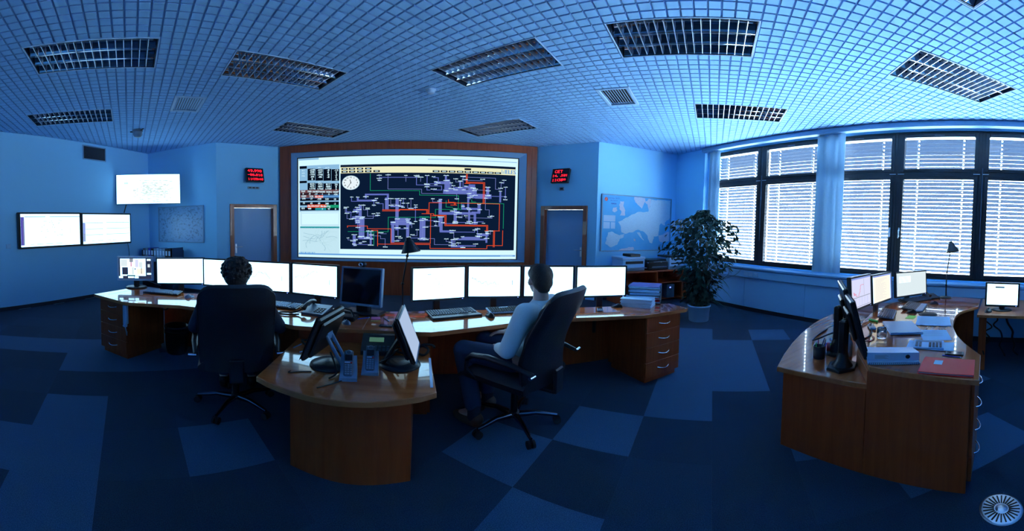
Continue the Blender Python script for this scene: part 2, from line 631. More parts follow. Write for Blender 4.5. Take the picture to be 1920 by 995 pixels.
GLYPH = {}
for w, me in zip(_fo, evaluated(list(_fo.values()))):
    vsx = [tuple(v.co) for v in me.vertices]
    GLYPH[w] = (vsx, [tuple(p.vertices) for p in me.polygons])
    bpy.data.meshes.remove(me)
for o in list(_fo.values()):
    cu = o.data
    bpy.data.objects.remove(o)
    bpy.data.curves.remove(cu)


def word(mb, w, x, y, z, h, mi, sx=1.0, bold=0.0):
    """flat lettering in the local x-z plane, facing -y"""
    vs_, fs = GLYPH[w]
    for dx in ((0,) if not bold else (-bold, 0, bold)):
        mb.add([(x + dx + p[0] * h * sx, y - (0.0002 if dx else 0), z + p[1] * h) for p in vs_], fs, mi)


DOT = {'0': '01110100011001110101110011000101110', '1': '00100011000010000100001000010001110', '2': '01110100010000100010001000100011111',
       '3': '11111000100010000010000011000101110', '4': '00010001100101010010111110001000010', '5': '11111100001111000001000011000101110',
       '8': '01110100011000101110100011000101110', '9': '01110100011000101111000010001001100', '-': '00000000000000011111000000000000000',
       '.': '00000000000000000000000000110001100', ':': '00000011000110000000011000110000000', 'C': '01110100011000010000100001000101110',
       'E': '11111100001000011110100001000011111', 'T': '11111001000010000100001000010000100', 'J': '00111000100001000010000101001001100',
       'A': '01110100011000110001111111000110001', 'N': '10001110011010110011100011000110001', ' ': '0' * 35}


def dots(mb, s, x, z, y, d, mi=0):
    """5x7 dot matrix lettering, centred at x, top at z, dot pitch d"""
    wid = sum((3 if ch in '.:' else 6) for ch in s) * d - d
    px = x - wid / 2
    for ch in s:
        bm = DOT[ch]
        cols = [1, 2] if ch in '.:' else range(5)
        for ci, c in enumerate(cols):
            for r in range(7):
                if bm[r * 5 + c] == '1':
                    cx, cz = px + ci * d, z - r * d
                    e = d * .44
                    mb.quad((cx - e, y, cz - e), (cx + e, y, cz - e), (cx + e, y, cz + e), (cx - e, y, cz + e), mi)
        px += (3 if ch in '.:' else 6) * d

# ------------------------------------------------------------------ the setting: floor of carpet tiles
floor = struct('floor', MB().box(XL - .2, XG + .1, YR - .2, YV + .4, -0.12, -0.012), ['plinth_dark'], 'dark blue carpet tile floor of the control room')
CT = 0.5
LIGHT = {('r', -1, -2), ('r', 0, -1), ('r', 1, -1), ('r', 2, -1), ('r', 3, -1), ('r', 4, -1), ('r', 1, 0), ('r', 2, 0), ('r', 3, 0), ('r', -2, -3), ('r', -3, -2),
         ('r', -1, 1), ('r', -2, 2), ('r', -2, 3), ('r', 4, 1), ('r', 2, 2), ('r', 0, 4), ('r', -5, -1), ('r', 1, 3),
         ('l', 0, -5), ('l', -2, -6), ('l', -2, -5), ('l', -2, -4), ('l', -3, -5), ('l', -4, -9), ('l', -3, -9), ('l', -2, -9), ('l', -1, -9), ('l', -2, -8), ('l', -1, -8), ('l', 0, -8)}
_r2 = math.sqrt(.5)


def inside_room(x, y, m=0.0):
    if x < XL - m or y > YV + m or y < YR - m or x > XG + m:
        return False
    if y > YB + m:
        t = (y - YB) / (YV - YB)
        return LA.x + (LB.x - LA.x) * t - m < x < RB.x + (RA.x - RB.x) * t + m
    return True


_carp = {}
for cm in ('carpet_dark', 'carpet_light', 'carpet_mid'):
    e = CT / 2 - 0.0002
    _carp[cm] = MB().box(-e, e, -e, e, -0.012, 0.0, 0, 0.0004).mesh('carpet_tile', [cm])
rr = random.Random(3)
far_mb = {cm: MB() for cm in _carp}
for side in 'rl':
    for j in range(-18, 14):
        vc = 0.05 + CT * (j + .5)
        if (vc < -1.45) != (side == 'l'):
            continue
        for k in range(-16, 16):
            uc = (2.65 if side == 'r' else 0.30) + CT * (k + .5)
            x, y = (uc + vc) * _r2, (uc - vc) * _r2
            if not inside_room(x, y, 0.05) or y < -0.6:
                continue
            if x > 4.95 or x < XL + .1 or (y > 4.3 and -5 < x < 3) or y > 5.9:
                key = 'far'
            else:
                key = 'near'
            cm = 'carpet_light' if (side, k, j) in LIGHT else ('carpet_mid' if rr.random() < .28 else 'carpet_dark')
            if key == 'near':
                o = link('carpet_tile', _carp[cm], floor, (x, y, 0), (0, 0, math.pi / 4))
            else:
                e = CT / 2 - .0012
                far_mb[cm].box(-e, e, -e, e, -.012, 0, 0, 0, T(x, y, 0, 0, 0, math.pi / 4))
for cm, mb in far_mb.items():
    if mb.v:
        tag(mb.build('carpet_tiles_far', [cm], floor), kind='stuff')
# floor behind the camera, outside the picture
MB().box(XL, XG, YR, -0.95, -.012, 0).build('carpet_rest', ['carpet_dark'], floor)


# ------------------------------------------------------------------ walls
def wall_seg(a, b, th=0.14, z0=-.02, z1=CEIL + .1, holes=(), mb=None):
    """wall along a->b (room on the right-hand side of the direction seen from above is the -normal side); local x along, local y outwards"""
    a, b = Vector(a), Vector(b)
    L = (b - a).length
    ang = math.atan2(b.y - a.y, b.x - a.x)
    M = T(a.x, a.y, 0, 0, 0, ang)
    mb = mb or MB()
    xs = 0
    for (h0, h1, hz0, hz1) in sorted(holes):
        mb.box(xs, h0, 0, th, z0, z1, 0, 0, M)
        if hz0 > z0:
            mb.box(h0, h1, 0, th, z0, hz0, 0, 0, M)
        mb.box(h0, h1, 0, th, hz1, z1, 0, 0, M)
        xs = h1
    mb.box(xs, L, 0, th, z0, z1, 0, 0, M)
    return mb


struct('wall_left', wall_seg((XL, YR), (XL, YB + .14)), ['wall'], 'pale left wall carrying two televisions')
struct('wall_back_left', wall_seg((XL, YB), (LA.x, YB)), ['wall'], 'pale back wall left of the alcove')
struct('wall_back_right', wall_seg((RB.x, YB), (XG + .1, YB)), ['wall'], 'pale back wall right of the alcove with the map')
LD, RD = (0.27, 1.28, 0, 2.115), (0.14, 1.15, 0, 2.115)
struct('wall_alcove_left', wall_seg(LA, LB, holes=[LD]), ['wall'], 'slanted alcove wall with the left door')
struct('wall_alcove_right', wall_seg(RA, RB, holes=[RD]), ['wall'], 'slanted alcove wall with the right door')
struct('wall_alcove_back', wall_seg((LB.x - .1, YV + .02), (RA.x + .1, YV + .02), th=0.2), ['wall'], 'wall behind the video wall')
struct('wall_rear', wall_seg((XG + .2, YR), (XL - .14, YR)), ['wall'], 'wall behind the camera')
# window wall: pier, strip under the windows, lintel, solid end
mw = MB()
mw.box(XG - .06, XG + .2, YR - .1, MULL[-1], -.02, CEIL + .1)
mw.box(XG - .06, XG + .2, MULL[-1], MULL[0], -.02, SILL)
mw.box(XG - .06, XG + .2, MULL[-1], MULL[0], WTOP, CEIL + .1)
mw.box(XG - .06, XG + .2, MULL[0], YB + .1, -.02, CEIL + .1)
mw.box(XPIER, XG - .06, 5.33, YB, -.02, CEIL + .1)
struct('wall_right', mw, ['wall'], 'window wall with a pier beside the plant')
# baseboards
bbm = MB()
bbm.box(XL, XL + .015, YR, YB, 0, .07)
struct('baseboard_left', bbm, ['plinth_dark'], 'dark skirting along the left wall')
struct('baseboard_back', MB().box(XL, LA.x, YB - .015, YB, 0, .07).box(RB.x, XPIER, YB - .015, YB, 0, .07), ['plinth_dark'], 'dark skirting along the back wall')

# ------------------------------------------------------------------ ceiling: square mineral tiles of 6 x 6 raised fields, turned 45 degrees
CELL = 0.1
HOLES = [('L', -9, 3, 32, 38), ('L', -14, -2, 51, 57), ('L', 10, 22, 33, 39), ('L', 24, 36, 53, 59), ('S', 28, 34, 15, 27), ('S', 28, 34, -3, 9), ('S', 47, 53, -9, 3),
         ('S', 27, 33, -28, -16), ('S', 48, 54, 28, 40), ('S', 14, 20, -16, -4), ('V', 6, 10, 46, 52), ('V', 41, 47, 10, 14)]
_hole = {}
for hk, (kd, a0, a1, b0, b1) in enumerate(HOLES):
    for i in range(a0, a1):
        for j in range(b0, b1):
            _hole[(i, j)] = hk


def g2w(gx, gy):
    return ((gx - gy) * _r2, (gx + gy) * _r2)


ceiling = struct('ceiling', MB().box(XL - .2, XG + .3, YR - .2, YV + .4, CEIL + .16, CEIL + .28), ['ceiling_groove'], 'suspended ceiling of square textured mineral tiles')


def tile_mb(cells):
    mb = MB()
    for (i, j) in cells:
        x0, x1, y0, y1 = i * CELL, (i + 1) * CELL, j * CELL, (j + 1) * CELL
        g, dz = 0.0055, 0.014
        mb.quad((x0, y0, dz), (x0, y1, dz), (x1, y1, dz), (x1, y0, dz), 1)
        a = [(x0 + g, y0 + g), (x1 - g, y0 + g), (x1 - g, y1 - g), (x0 + g, y1 - g)]
        e = .003
        b = [(x0 + g + e, y0 + g + e), (x1 - g - e, y0 + g + e), (x1 - g - e, y1 - g - e), (x0 + g + e, y1 - g - e)]
        vs_ = [(p[0], p[1], dz) for p in a] + [(p[0], p[1], 0) for p in b]
        mb.add(vs_, [(0, 1, 5, 4), (1, 2, 6, 5), (2, 3, 7, 6), (3, 0, 4, 7)], 1)
        mb.add(vs_[4:], [(3, 2, 1, 0)], 0)
    return mb


_full = None
_tiles = []
for ti in range(-8, 14):
    for tj in range(-12, 14):
        cells, part = [], False
        for a in range(6):
            for b in range(6):
                i, j = ti * 6 + a, tj * 6 + b
                x, y = g2w((i + .5) * CELL, (j + .5) * CELL)
                if y < -1.9:
                    part = True
                    continue
                if (i, j) in _hole or not inside_room(x, y, .075):
                    part = True
                    continue
                cells.append((a, b))
        if not cells:
            continue
        x, y = g2w(ti * 6 * CELL, tj * 6 * CELL)
        _tiles.append((math.hypot(x, y), ti, tj, cells, part, x, y))
_tiles.sort(key=lambda t: t[0])
for (d, ti, tj, cells, part, x, y) in _tiles:
    if not part:
        if _full is None:
            _full = tile_mb(cells).mesh('ceiling_tile', ['ceiling_tile', 'ceiling_groove'])
        me = _full
    else:
        me = tile_mb(cells).mesh('ceiling_tile', ['ceiling_tile', 'ceiling_groove'])
    link('ceiling_tile', me, ceiling, (x, y, CEIL), (0, 0, math.pi / 4))
# plain ceiling behind the camera
MB().box(XL, XG, YR, -1.85, CEIL, CEIL + .02).build('ceiling_rest', ['ceiling_tile'], ceiling)

# ------------------------------------------------------------------ ceiling lights (recessed, with mirror louvres), air grilles
LIGHT_LABELS = ['large louvred ceiling light nearest the left edge of the picture', 'small far louvred ceiling light above the left televisions',
                'louvred ceiling light left of the smoke detector, second in the front row', 'far louvred ceiling light left of the video wall centre',
                'louvred ceiling light right of the smoke detector, darkest of the front row', 'largest louvred ceiling light at the top centre right',
                'far louvred ceiling light above the white map wall near the plant', 'louvred ceiling light at the right above the window row',
                'far louvred ceiling light above the right part of the video wall', 'louvred ceiling light cut off by the top right edge']


def ceiling_light(label, cx, cy, rz):
    t = thing('ceiling_light', label, 'ceiling light', (cx, cy, CEIL), rz, 'recessed louvred ceiling lights')
    L, W = 0.6, 0.3
    f = MB()
    for s in (-1, 1):
        f.box(-L, L, s * (W - .006) - .006, s * (W - .006) + .006, -.004, .05, 0, .002)
        f.box(s * (L - .006) - .006, s * (L - .006) + .006, -W + .012, W - .012, -.004, .05, 0, .002)
    f.build('frame', ['lamp_white'], t)
    h = MB()
    h.box(-L + .012, L - .012, -W + .012, W - .012, .12, .14)
    for s in (-1, 1):
        h.box(-L + .012, L - .012, s * (W - .018), s * (W - .012), .0, .12)
        h.box(s * (L - .018), s * (L - .012), -W + .012, W - .012, .0, .12)
    h.build('housing', ['lamp_dark'], t)
    ww = (2 * W - .05) / 3
    for k in range(3):
        y0 = -W + .025 + k * ww
        # parabolic side reflector of one row and its tube
        m = MB()
        m.grid(lambda u, v, y0=y0: ((-L + .024) + (2 * L - .048) * u, y0 + ww * v, .004 + .085 * (1 - (2 * v - 1) ** 2) ** .75), 1, 10, 0, True)
        m.build('reflector', ['louvre'], t)
        MB().tube([(-L + .05, y0 + ww / 2, .055), (L - .05, y0 + ww / 2, .055)], .012, 8).build('fluorescent_tube', ['lamp_white'], t)
    for k in range(2):
        yd = -W + .025 + (k + 1) * ww
        MB().add([(-L + .024, yd - .0015, -.001), (L - .024, yd - .0015, -.001), (L - .024, yd + .0015, -.001), (-L + .024, yd + .0015, -.001)], [(0, 3, 2, 1)], 0).box(-L + .024, L - .024, yd - .002, yd + .002, 0, .04).build('divider', ['louvre', 'louvre_satin'], t)
    for k in range(1, 16):
        x = -L + .024 + (2 * L - .048) * k / 16
        m = MB()
        for r in range(3):
            y0 = -W + .027 + r * ww
            prof = [(-.003, .0), (.003, .0), (.001, .045), (-.001, .045)]
            vs_ = [(x + p[0], y0, p[1]) for p in prof] + [(x + p[0], y0 + ww - .004, p[1]) for p in prof]
            m.add(vs_, [(1, 2, 6, 5), (2, 3, 7, 6), (3, 0, 4, 7)], 0)
            m.add(vs_, [(0, 1, 5, 4)], 1)
        m.build('louvre_blade', ['louvre_blade', 'louvre_satin'], t)
    return t


ln = 0
for (kd, a0, a1, b0, b1) in HOLES:
    gx, gy = (a0 + a1) / 2 * CELL, (b0 + b1) / 2 * CELL
    x, y = g2w(gx, gy)
    if kd == 'L' or kd == 'S':
        ceiling_light(LIGHT_LABELS[ln], x, y, math.pi / 4 if kd == 'L' else -math.pi / 4)
        ln += 1
    else:
        L = (a1 - a0) * CELL / 2
        W = (b1 - b0) * CELL / 2
        lab = 'square ceiling air grille on the left, above the left televisions' if W > L else 'square ceiling air grille right of the smoke detector'
        t = thing('ceiling_air_grille', lab, 'air vent', (x, y, CEIL), math.pi / 4, 'ceiling air grilles')
        f = MB()
        for s in (-1, 1):
            f.box(-L, L, s * (W - .02) - .02, s * (W - .02) + .02, -.008, .02, 0, .003)
            f.box(s * (L - .02) - .02, s * (L - .02) + .02, -W + .04, W - .04, -.008, .02, 0, .003)
        f.build('frame', ['lamp_white'], t)
        MB().box(-L, L, -W, W, .05, .06).build('backing', ['black_matte'], t)
        nb = 10
        for k in range(nb):
            if W > L:
                xx = -L + .04 + (2 * L - .08) * (k + .5) / nb
                MB().box(-.012, .012, -W + .04, W - .04, -.0015, .0015, 0, 0, T(xx, 0, .012, 0, math.radians(45), 0)).build('slat', ['lamp_white'], t)
            else:
                yy = -W + .04 + (2 * W - .08) * (k + .5) / nb
                MB().box(-L + .04, L - .04, -.012, .012, -.0015, .0015, 0, 0, T(0, yy, .012, math.radians(45), 0, 0)).build('slat', ['lamp_white'], t)

t = thing('smoke_detector', 'small round white smoke detector on the ceiling', 'smoke detector', (0.096, 4.435, CEIL))
MB().lathe([(0, -.012), (.06, -.012), (.062, 0)], 24).build('base', ['white_plastic'], t)
MB().lathe([(0, -.05), (.035, -.05), (.045, -.043), (.047, -.022), (.05, -.012)], 24).build('sensor_head', ['white_plastic'], t)
t = thing('dome_camera', 'ceiling dome camera with dark arms near the left wall', 'camera', (-4.292, 4.543, CEIL))
MB().lathe([(0, -.03), (.085, -.03), (.09, 0)], 24).build('base', ['grey_plastic'], t)
MB().ellipsoid((0, 0, -.07), (.08, .08, .075)).build('dome', ['silver_plastic'], t)
MB().tube([(-.08, .0, -.02), (-.15, -.02, -.005)], .012, 8).build('arm', ['black_plastic'], t)
MB().tube([(.08, .0, -.02), (.15, -.02, -.005)], .012, 8).build('arm', ['black_plastic'], t)

# ------------------------------------------------------------------ doors in the slanted alcove walls
def door(name, a, b, hole, label, handle_side):
    a, b = Vector(a), Vector(b)
    ang = math.atan2(b.y - a.y, b.x - a.x)
    d = link(name, None, None, (a.x, a.y, 0), (0, 0, ang))
    tag(d, label, None, None, 'structure')
    x0, x1, _, zt = hole
    j = MB()
    j.box(x0, x0 + .085, -.025, .14, 0, zt, 0, .004)
    j.box(x1 - .085, x1, -.025, .14, 0, zt, 0, .004)
    j.box(x0 + .085, x1 - .085, -.025, .14, zt - .085, zt, 0, .004)
    j.build('door_frame', ['walnut_frame'], d)
    lf = MB().box(x0 + .087, x1 - .087, .075, .115, .005, zt - .087, 0, .003).build('door_leaf', ['door_paint'], d)
    hx = x0 + .15 if handle_side < 0 else x1 - .15
    h = MB()
    h.box(hx - .02, hx + .02, .068, .075, .95, 1.17, 0, .003)
    h.tube([(hx, .075, 1.1), (hx, .03, 1.1), (hx - handle_side * .12, .03, 1.1)], .009, 8)
    h.build('door_handle', ['brushed_steel'], lf)
    return d


door('door_1', LA, LB, LD, 'pale door with a brown frame left of the video wall', -1)
door('door_2', RA, RB, RD, 'pale recessed door with a brown frame right of the video wall', 1)

# ------------------------------------------------------------------ windows
WIN_LAB = ['leftmost window bay partly behind the plant', 'second window bay left of the curtain column', 'third window bay right of the curtain column',
           'fourth window bay behind the right desk lamp', 'rightmost window bay cut off by the picture edge']
BLIND_LAB = ['venetian blind in the leftmost window, partly behind the plant', 'venetian blind in the window just left of the middle curtain', 'venetian blind in the window just right of the middle curtain',
             'venetian blind in the window behind the tall right desk lamp', 'darkest venetian blind, in the window cut off at the right edge']
SLP, SLW = 0.068, 0.076
_slat = {}


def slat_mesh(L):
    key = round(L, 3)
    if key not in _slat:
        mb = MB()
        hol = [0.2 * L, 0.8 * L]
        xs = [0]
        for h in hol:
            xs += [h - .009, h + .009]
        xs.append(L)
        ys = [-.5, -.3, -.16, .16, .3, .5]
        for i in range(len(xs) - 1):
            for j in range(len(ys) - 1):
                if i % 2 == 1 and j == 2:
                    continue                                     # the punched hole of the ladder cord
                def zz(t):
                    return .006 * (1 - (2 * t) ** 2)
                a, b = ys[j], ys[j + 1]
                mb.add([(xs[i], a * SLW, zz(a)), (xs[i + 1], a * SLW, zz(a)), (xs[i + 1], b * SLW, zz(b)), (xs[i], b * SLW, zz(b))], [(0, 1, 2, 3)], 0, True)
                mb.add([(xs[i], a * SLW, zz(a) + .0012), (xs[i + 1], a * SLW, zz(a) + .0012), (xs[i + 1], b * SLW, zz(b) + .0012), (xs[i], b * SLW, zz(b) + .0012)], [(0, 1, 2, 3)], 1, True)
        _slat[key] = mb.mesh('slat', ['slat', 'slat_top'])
    return _slat[key]


for k in range(5):
    y1, y0 = MULL[k], MULL[k + 1]           # y1 is the left edge as seen from the room
    L = y1 - y0
    w = link('window_%d' % (k + 1), None, None, (XG, y1, 0), (0, 0, -math.pi / 2))
    tag(w, WIN_LAB[k], None, None, 'structure')
    # local x runs to the right along the wall, local y outwards
    fr = MB()
    fr.box(0, .045, -.02, .07, SILL, WTOP, 0, .004)
    fr.box(L - .045, L, -.02, .07, SILL, WTOP, 0, .004)
    fr.box(.045, L - .045, -.02, .07, WTOP - .04, WTOP, 0, .004)
    fr.box(.045, L - .045, -.02, .07, SILL, SILL + .04, 0, .004)
    fr.box(.045, L - .045, -.02, .07, TRANS - .035, TRANS + .035, 0, .004)
    fr.build('window_frame', ['window_black'], w)
    for (z0, z1, nm) in ((TRANS + .035, WTOP - .04, 'upper'), (SILL + .04, TRANS - .035, 'lower')):
        s = MB()
        s.box(.045, .1, -.035, .05, z0, z1, 0, .006)
        s.box(L - .1, L - .045, -.035, .05, z0, z1, 0, .006)
        s.box(.1, L - .1, -.035, .05, z1 - .055, z1, 0, .006)
        s.box(.1, L - .1, -.035, .05, z0, z0 + .055, 0, .006)
        so = s.build('sash', ['window_black'], w)
        MB().box(.1, L - .1, .0, .006, z0 + .055, z1 - .055).build('pane', ['glass'], so)
        if nm == 'upper':
            hm = MB().tube([(L / 2 - .07, -.045, z1 - .03), (L / 2 + .07, -.045, z1 - .03)], .006, 6).tube([(L / 2, -.035, z1 - .028), (L / 2, -.06, z1 - .035)], .005, 6)
            hm.build('tilt_latch', ['grey_plastic'], so)
        elif k in (2, 3):
            hx = L - .07 if k == 2 else .07
            hm = MB().box(hx - .012, hx + .012, -.045, -.035, 1.62, 1.78, 0, .003)
            hm.tube([(hx, -.045, 1.74), (hx, -.075, 1.74), (hx, -.075, 1.60)], .009, 8)
            hm.build('window_handle', ['brushed_steel'], so)
    # pivot pin at the transom and slim operating rod
    MB().box(.015, .11, -.045, -.036, TRANS - .006, TRANS + .006, 0, .002).build('hinge_pin', ['brushed_steel'], w)
    MB().box(L - .11, L - .015, -.045, -.036, TRANS - .006, TRANS + .006, 0, .002).build('hinge_pin', ['brushed_steel'], w)
    if k in (1, 4):
        MB().tube([(.02, -.05, TRANS + .1), (.02, -.05, 1.45)], .006, 6).build('crank_rod', ['grey_plastic'], w)
    # venetian blind on the outside
    bl = thing('venetian_blind', BLIND_LAB[k], 'blind', (XG + .13, y1 - .05, SILL + .02), -math.pi / 2, 'outside venetian blinds')
    SL = L - .1
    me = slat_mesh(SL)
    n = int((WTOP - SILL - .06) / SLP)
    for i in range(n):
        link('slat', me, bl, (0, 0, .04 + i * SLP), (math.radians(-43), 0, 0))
    MB().box(0, SL, -.04, .04, WTOP - SILL - .04, WTOP - SILL - .01, 0, .004).build('head_rail', ['slat'], bl)
    MB().box(0, SL, -.03, .03, -.012, .006, 0, .004).build('bottom_rail', ['slat'], bl)
    for hx in (.2 * SL, .8 * SL):
        MB().tube([(hx - .012, -.035, 0), (hx - .012, -.035, WTOP - SILL - .04)], .002, 4).build('ladder_cord', ['cord_white'], bl)
        MB().tube([(hx + .012, .035, 0), (hx + .012, .035, WTOP - SILL - .04)], .002, 4).build('ladder_cord', ['cord_white'], bl)
# ground outside, its snow-bright colour added to throw daylight onto the ceiling
gr = MB().box(XG + .25, XG + 60, -40, 40, -3.3, -3.2)
mat('bright_ground', (0.86, 0.88, 0.90), rough=0.9)
struct('ground_outside', gr, ['bright_ground'], 'ground outside the windows, brightened to throw daylight on the ceiling')

# radiator casing below the windows with cable duct and sill
rc = MB()
rc.box(4.95, XG - .06, MULL[-1] - 1.2, 5.33, .09, .70)
rc.build('casing_core', ['wall_trim']).name = 'trim_1'
tr1 = bpy.data.objects['trim_1']
tag(tr1, 'pale panelled radiator casing below the windows', None, None, 'structure')
yy = 5.33
while yy > -2.0:
    y2 = max(yy - 1.215, -2.05)
    MB().box(4.938, 4.952, y2 + .004, yy - .004, .095, .69, 0, .002).build('casing_panel', ['wall_trim'], tr1)
    yy = y2
MB().box(4.99, XG - .06, -2.05, 5.33, 0, .09).build('toe_kick', ['plinth_dark'], tr1)
dk = MB().box(4.90, 5.13, -2.05, 5.33, .70, .845, 0, .006).build('cable_duct', ['wall_trim'], tr1)
for yy_ in (4.05, 3.95, 3.84):
    s = MB().box(4.888, 4.902, yy_ - .045, yy_ + .045, .735, .815, 0, .003).build('socket', ['white_plastic'], dk)
MB().box(4.88, 4.9, 3.815, 3.865, .75, .80, 0, .008).build('plug', ['white_plastic'], dk)
MB().box(4.88, XG - .03, -2.05, 5.33, .875, .905, 0, .004).box(4.97, XG - .06, -2.05, 5.33, .845, .875).build('window_sill', ['wall_trim'], tr1)
# curtain rail
cr = MB().box(4.93, 5.06, MULL[-1] - .3, 5.33, 3.43, 3.515, 0, .008)
struct('trim_2', cr, ['bezel_grey'], 'white curtain rail along the top of the windows')


def curtain(label, y0, y1, folds):
    t = thing('curtain', label, 'curtain', (5.045, (y0 + y1) / 2, .93), 0, 'gathered curtains')
    W = y1 - y0
    n = folds
    for i in range(n):
        ya = -W / 2 + W * i / n
        m = MB()
        ph = random.random() * .5

        def fn(u, v, ya=ya, ph=ph, i=i):
            y = ya + (W / n + .012) * u
            x = .035 * math.sin(math.pi * u) * (1 if i % 2 else -.6) + .006 * math.sin(v * 5 + ph + i)
            return (x, y, 2.5 * v)
        m.grid(fn, 8, 10)
        m.grid(lambda u, v, fn=fn: tuple(Vector(fn(u, v)) + Vector((.006, 0, 0))), 8, 10)
        m.build('pleat', ['curtain'], t)
    return t


curtain('narrow gathered curtain between the plant and the leftmost window', 4.92, 5.20, 4)
curtain('gathered pale curtain between the second and third window', 2.37, 2.84, 5)

# ------------------------------------------------------------------ video wall
vw = thing('video_wall', 'large video wall with a dark network diagram in a wooden surround', 'video wall', (0, YV, 0))
m = MB()
X0, X1, Z0, Z1 = -2.60, 2.055, .765, 3.345           # grey bezel outside
m.box(LB.x + .01, X0, -.07, .02, 0, CEIL - .005, 0, .004)
m.box(X1, RA.x - .01, -.07, .02, 0, CEIL - .005, 0, .004)
m.box(X0, X1, -.07, .02, Z1, CEIL - .005, 0, .004)
m.box(X0, X1, -.07, .02, 0, Z0, 0, .004)
m.box(X0 - .055, X0 - .045, -.078, -.07, 0, Z1 + .1)
m.box(X1 + .105, X1 + .115, -.078, -.07, 0, CEIL - .05)
m.build('wooden_surround', ['walnut_frame'], vw)
SX0, SX1, SZ0, SZ1 = -2.455, 1.885, .845, 3.205       # picture area
m = MB()


def bevel_frame(mb, a, b, ya, yb, mi=0):
    (ax0, ax1, az0, az1), (bx0, bx1, bz0, bz1) = a, b
    va = [(ax0, ya, az0), (ax1, ya, az0), (ax1, ya, az1), (ax0, ya, az1)]
    vb = [(bx0, yb, bz0), (bx1, yb, bz0), (bx1, yb, bz1), (bx0, yb, bz1)]
    mb.add(va + vb, [(i, (i + 1) % 4, 4 + (i + 1) % 4, 4 + i) for i in range(4)], mi)


bevel_frame(m, (X0, X1, Z0, Z1), (X0 + .012, X1 - .012, Z0 + .012, Z1 - .012), -.06, -.085)
bevel_frame(m, (X0 + .012, X1 - .012, Z0 + .012, Z1 - .012), (SX0 - .02, SX1 + .02, SZ0 - .02, SZ1 + .02), -.085, -.045)
m.build('bezel', ['bezel_grey'], vw)
m = MB()
bevel_frame(m, (SX0 - .02, SX1 + .02, SZ0 - .02, SZ1 + .02), (SX0, SX1, SZ0, SZ1), -.045, -.03)
m.build('inner_rim', ['black_matte'], vw)
scr = MB().box(SX0 - .01, SX1 + .01, -.03, -.012, SZ0 - .01, SZ1 + .01).build('screen', ['vw_white'], vw)


# everything shown on the screen, laid out in the screen's own unit square
def sx(px):
    return SX0 + (px - 12.5 - 0.0) / 405.5 * (SX1 - SX0)


def A(cx, cy):
    """sheet coordinates: 0..1960 across, 60..945 down"""
    px = cx / 4.738
    off = (px - 217) / 202.
    top = 11 + 8 * off * off
    v = (cy / 4.738 - top) / (204. - top)
    return sx(px), SZ1 - v * (SZ1 - SZ0)


def Bc(cx, cy):
    return A(cx + 947.6, cy)


LAY = [0]


def rect(mb, p, q, y, mi):
    (xa, za), (xb, zb) = p, q
    x0, x1, z0, z1 = min(xa, xb), max(xa, xb), min(za, zb), max(za, zb)
    mb.quad((x0, y, z0), (x1, y, z0), (x1, y, z1), (x0, y, z1), mi)


def line(mb, pts, w, y, mi):
    sn = [list(p) for p in pts]
    for i in range(len(sn) - 1):                       # keep every run exactly level or upright
        if abs(sn[i + 1][0] - sn[i][0]) > abs(sn[i + 1][1] - sn[i][1]):
            sn[i + 1][1] = sn[i][1]
        else:
            sn[i + 1][0] = sn[i][0]
    for (a, b) in zip(sn[:-1], sn[1:]):
        x0, x1, z0, z1 = min(a[0], b[0]) - w / 2, max(a[0], b[0]) + w / 2, min(a[1], b[1]) - w / 2, max(a[1], b[1]) + w / 2
        mb.quad((x0, y, z0), (x1, y, z0), (x1, y, z1), (x0, y, z1), mi)


yS = -.0305
# left data panel
dp = MB()
DPM = ['vw_pale', 'vw_black', 'vw_white', 'vw_steel', 'vw_brown', 'vw_orange', 'vw_teal', 'vw_blue', 'vw_mapgrid', 'vw_maproad', 'vw_green']
rect(dp, A(72, 155), A(436, 552), yS, 3)
x_cols = [72, 145, 218, 291, 364, 436]
for r in range(5):                                            # first table
    y0 = 178 + r * 20.5
    for c in range(1, 5):
        rect(dp, A(x_cols[c] + 2, y0), A(x_cols[c + 1] - 1, y0 + 18.5), yS - .0004, 1)
rect(dp, A(72, 158), A(140, 176), yS - .0004, 1)
for r in range(3):
    y0 = 304 + r * 20.5
    for c in range(1, 5):
        rect(dp, A(x_cols[c] + 2, y0), A(x_cols[c + 1] - 1, y0 + 18.5), yS - .0004, 1)
rect(dp, A(72, 288), A(140, 304), yS - .0004, 1)
rect(dp, A(76, 369), A(432, 391), yS - .0004, 4)
rect(dp, A(76, 393), A(432, 410), yS - .0004, 1)
rect(dp, A(76, 413), A(436, 433), yS - .0004, 7)
rect(dp, A(76, 413), A(216, 433), yS - .0006, 4)
rect(dp, A(216, 413), A(290, 433), yS - .0006, 5)
rect(dp, A(76, 436), A(432, 453), yS - .0004, 1)
rect(dp, A(76, 477), A(432, 494), yS - .0004, 1)
rect(dp, A(145, 496), A(320, 520), yS - .0004, 5)
rect(dp, A(322, 496), A(434, 520), yS - .0004, 10)
rect(dp, A(76, 523), A(432, 541), yS - .0004, 1)
rect(dp, A(218, 523), A(318, 541), yS - .0006, 6)
rows = [(187, ['-648', '-641', '-8', '-13']), (207, ['398', '187', '8', '5']), (228, ['-795', '-746', '-8', '-5']), (248, ['-84', '-86', '-8', '5']), (269, ['8', '', '', '-5']),
        (313, ['833', '793', '817', '26']), (333, ['475', '484', '488', '8']), (354, ['1776', '1766', '1799', '5'])]
for (yy_, ws) in rows:
    for c, w_ in enumerate(ws):
        if w_:
            p = A(x_cols[c + 2] - 28, yy_)
            word(dp, w_, p[0], yS - .0012, p[1], .062, 2, 1.0, .002)
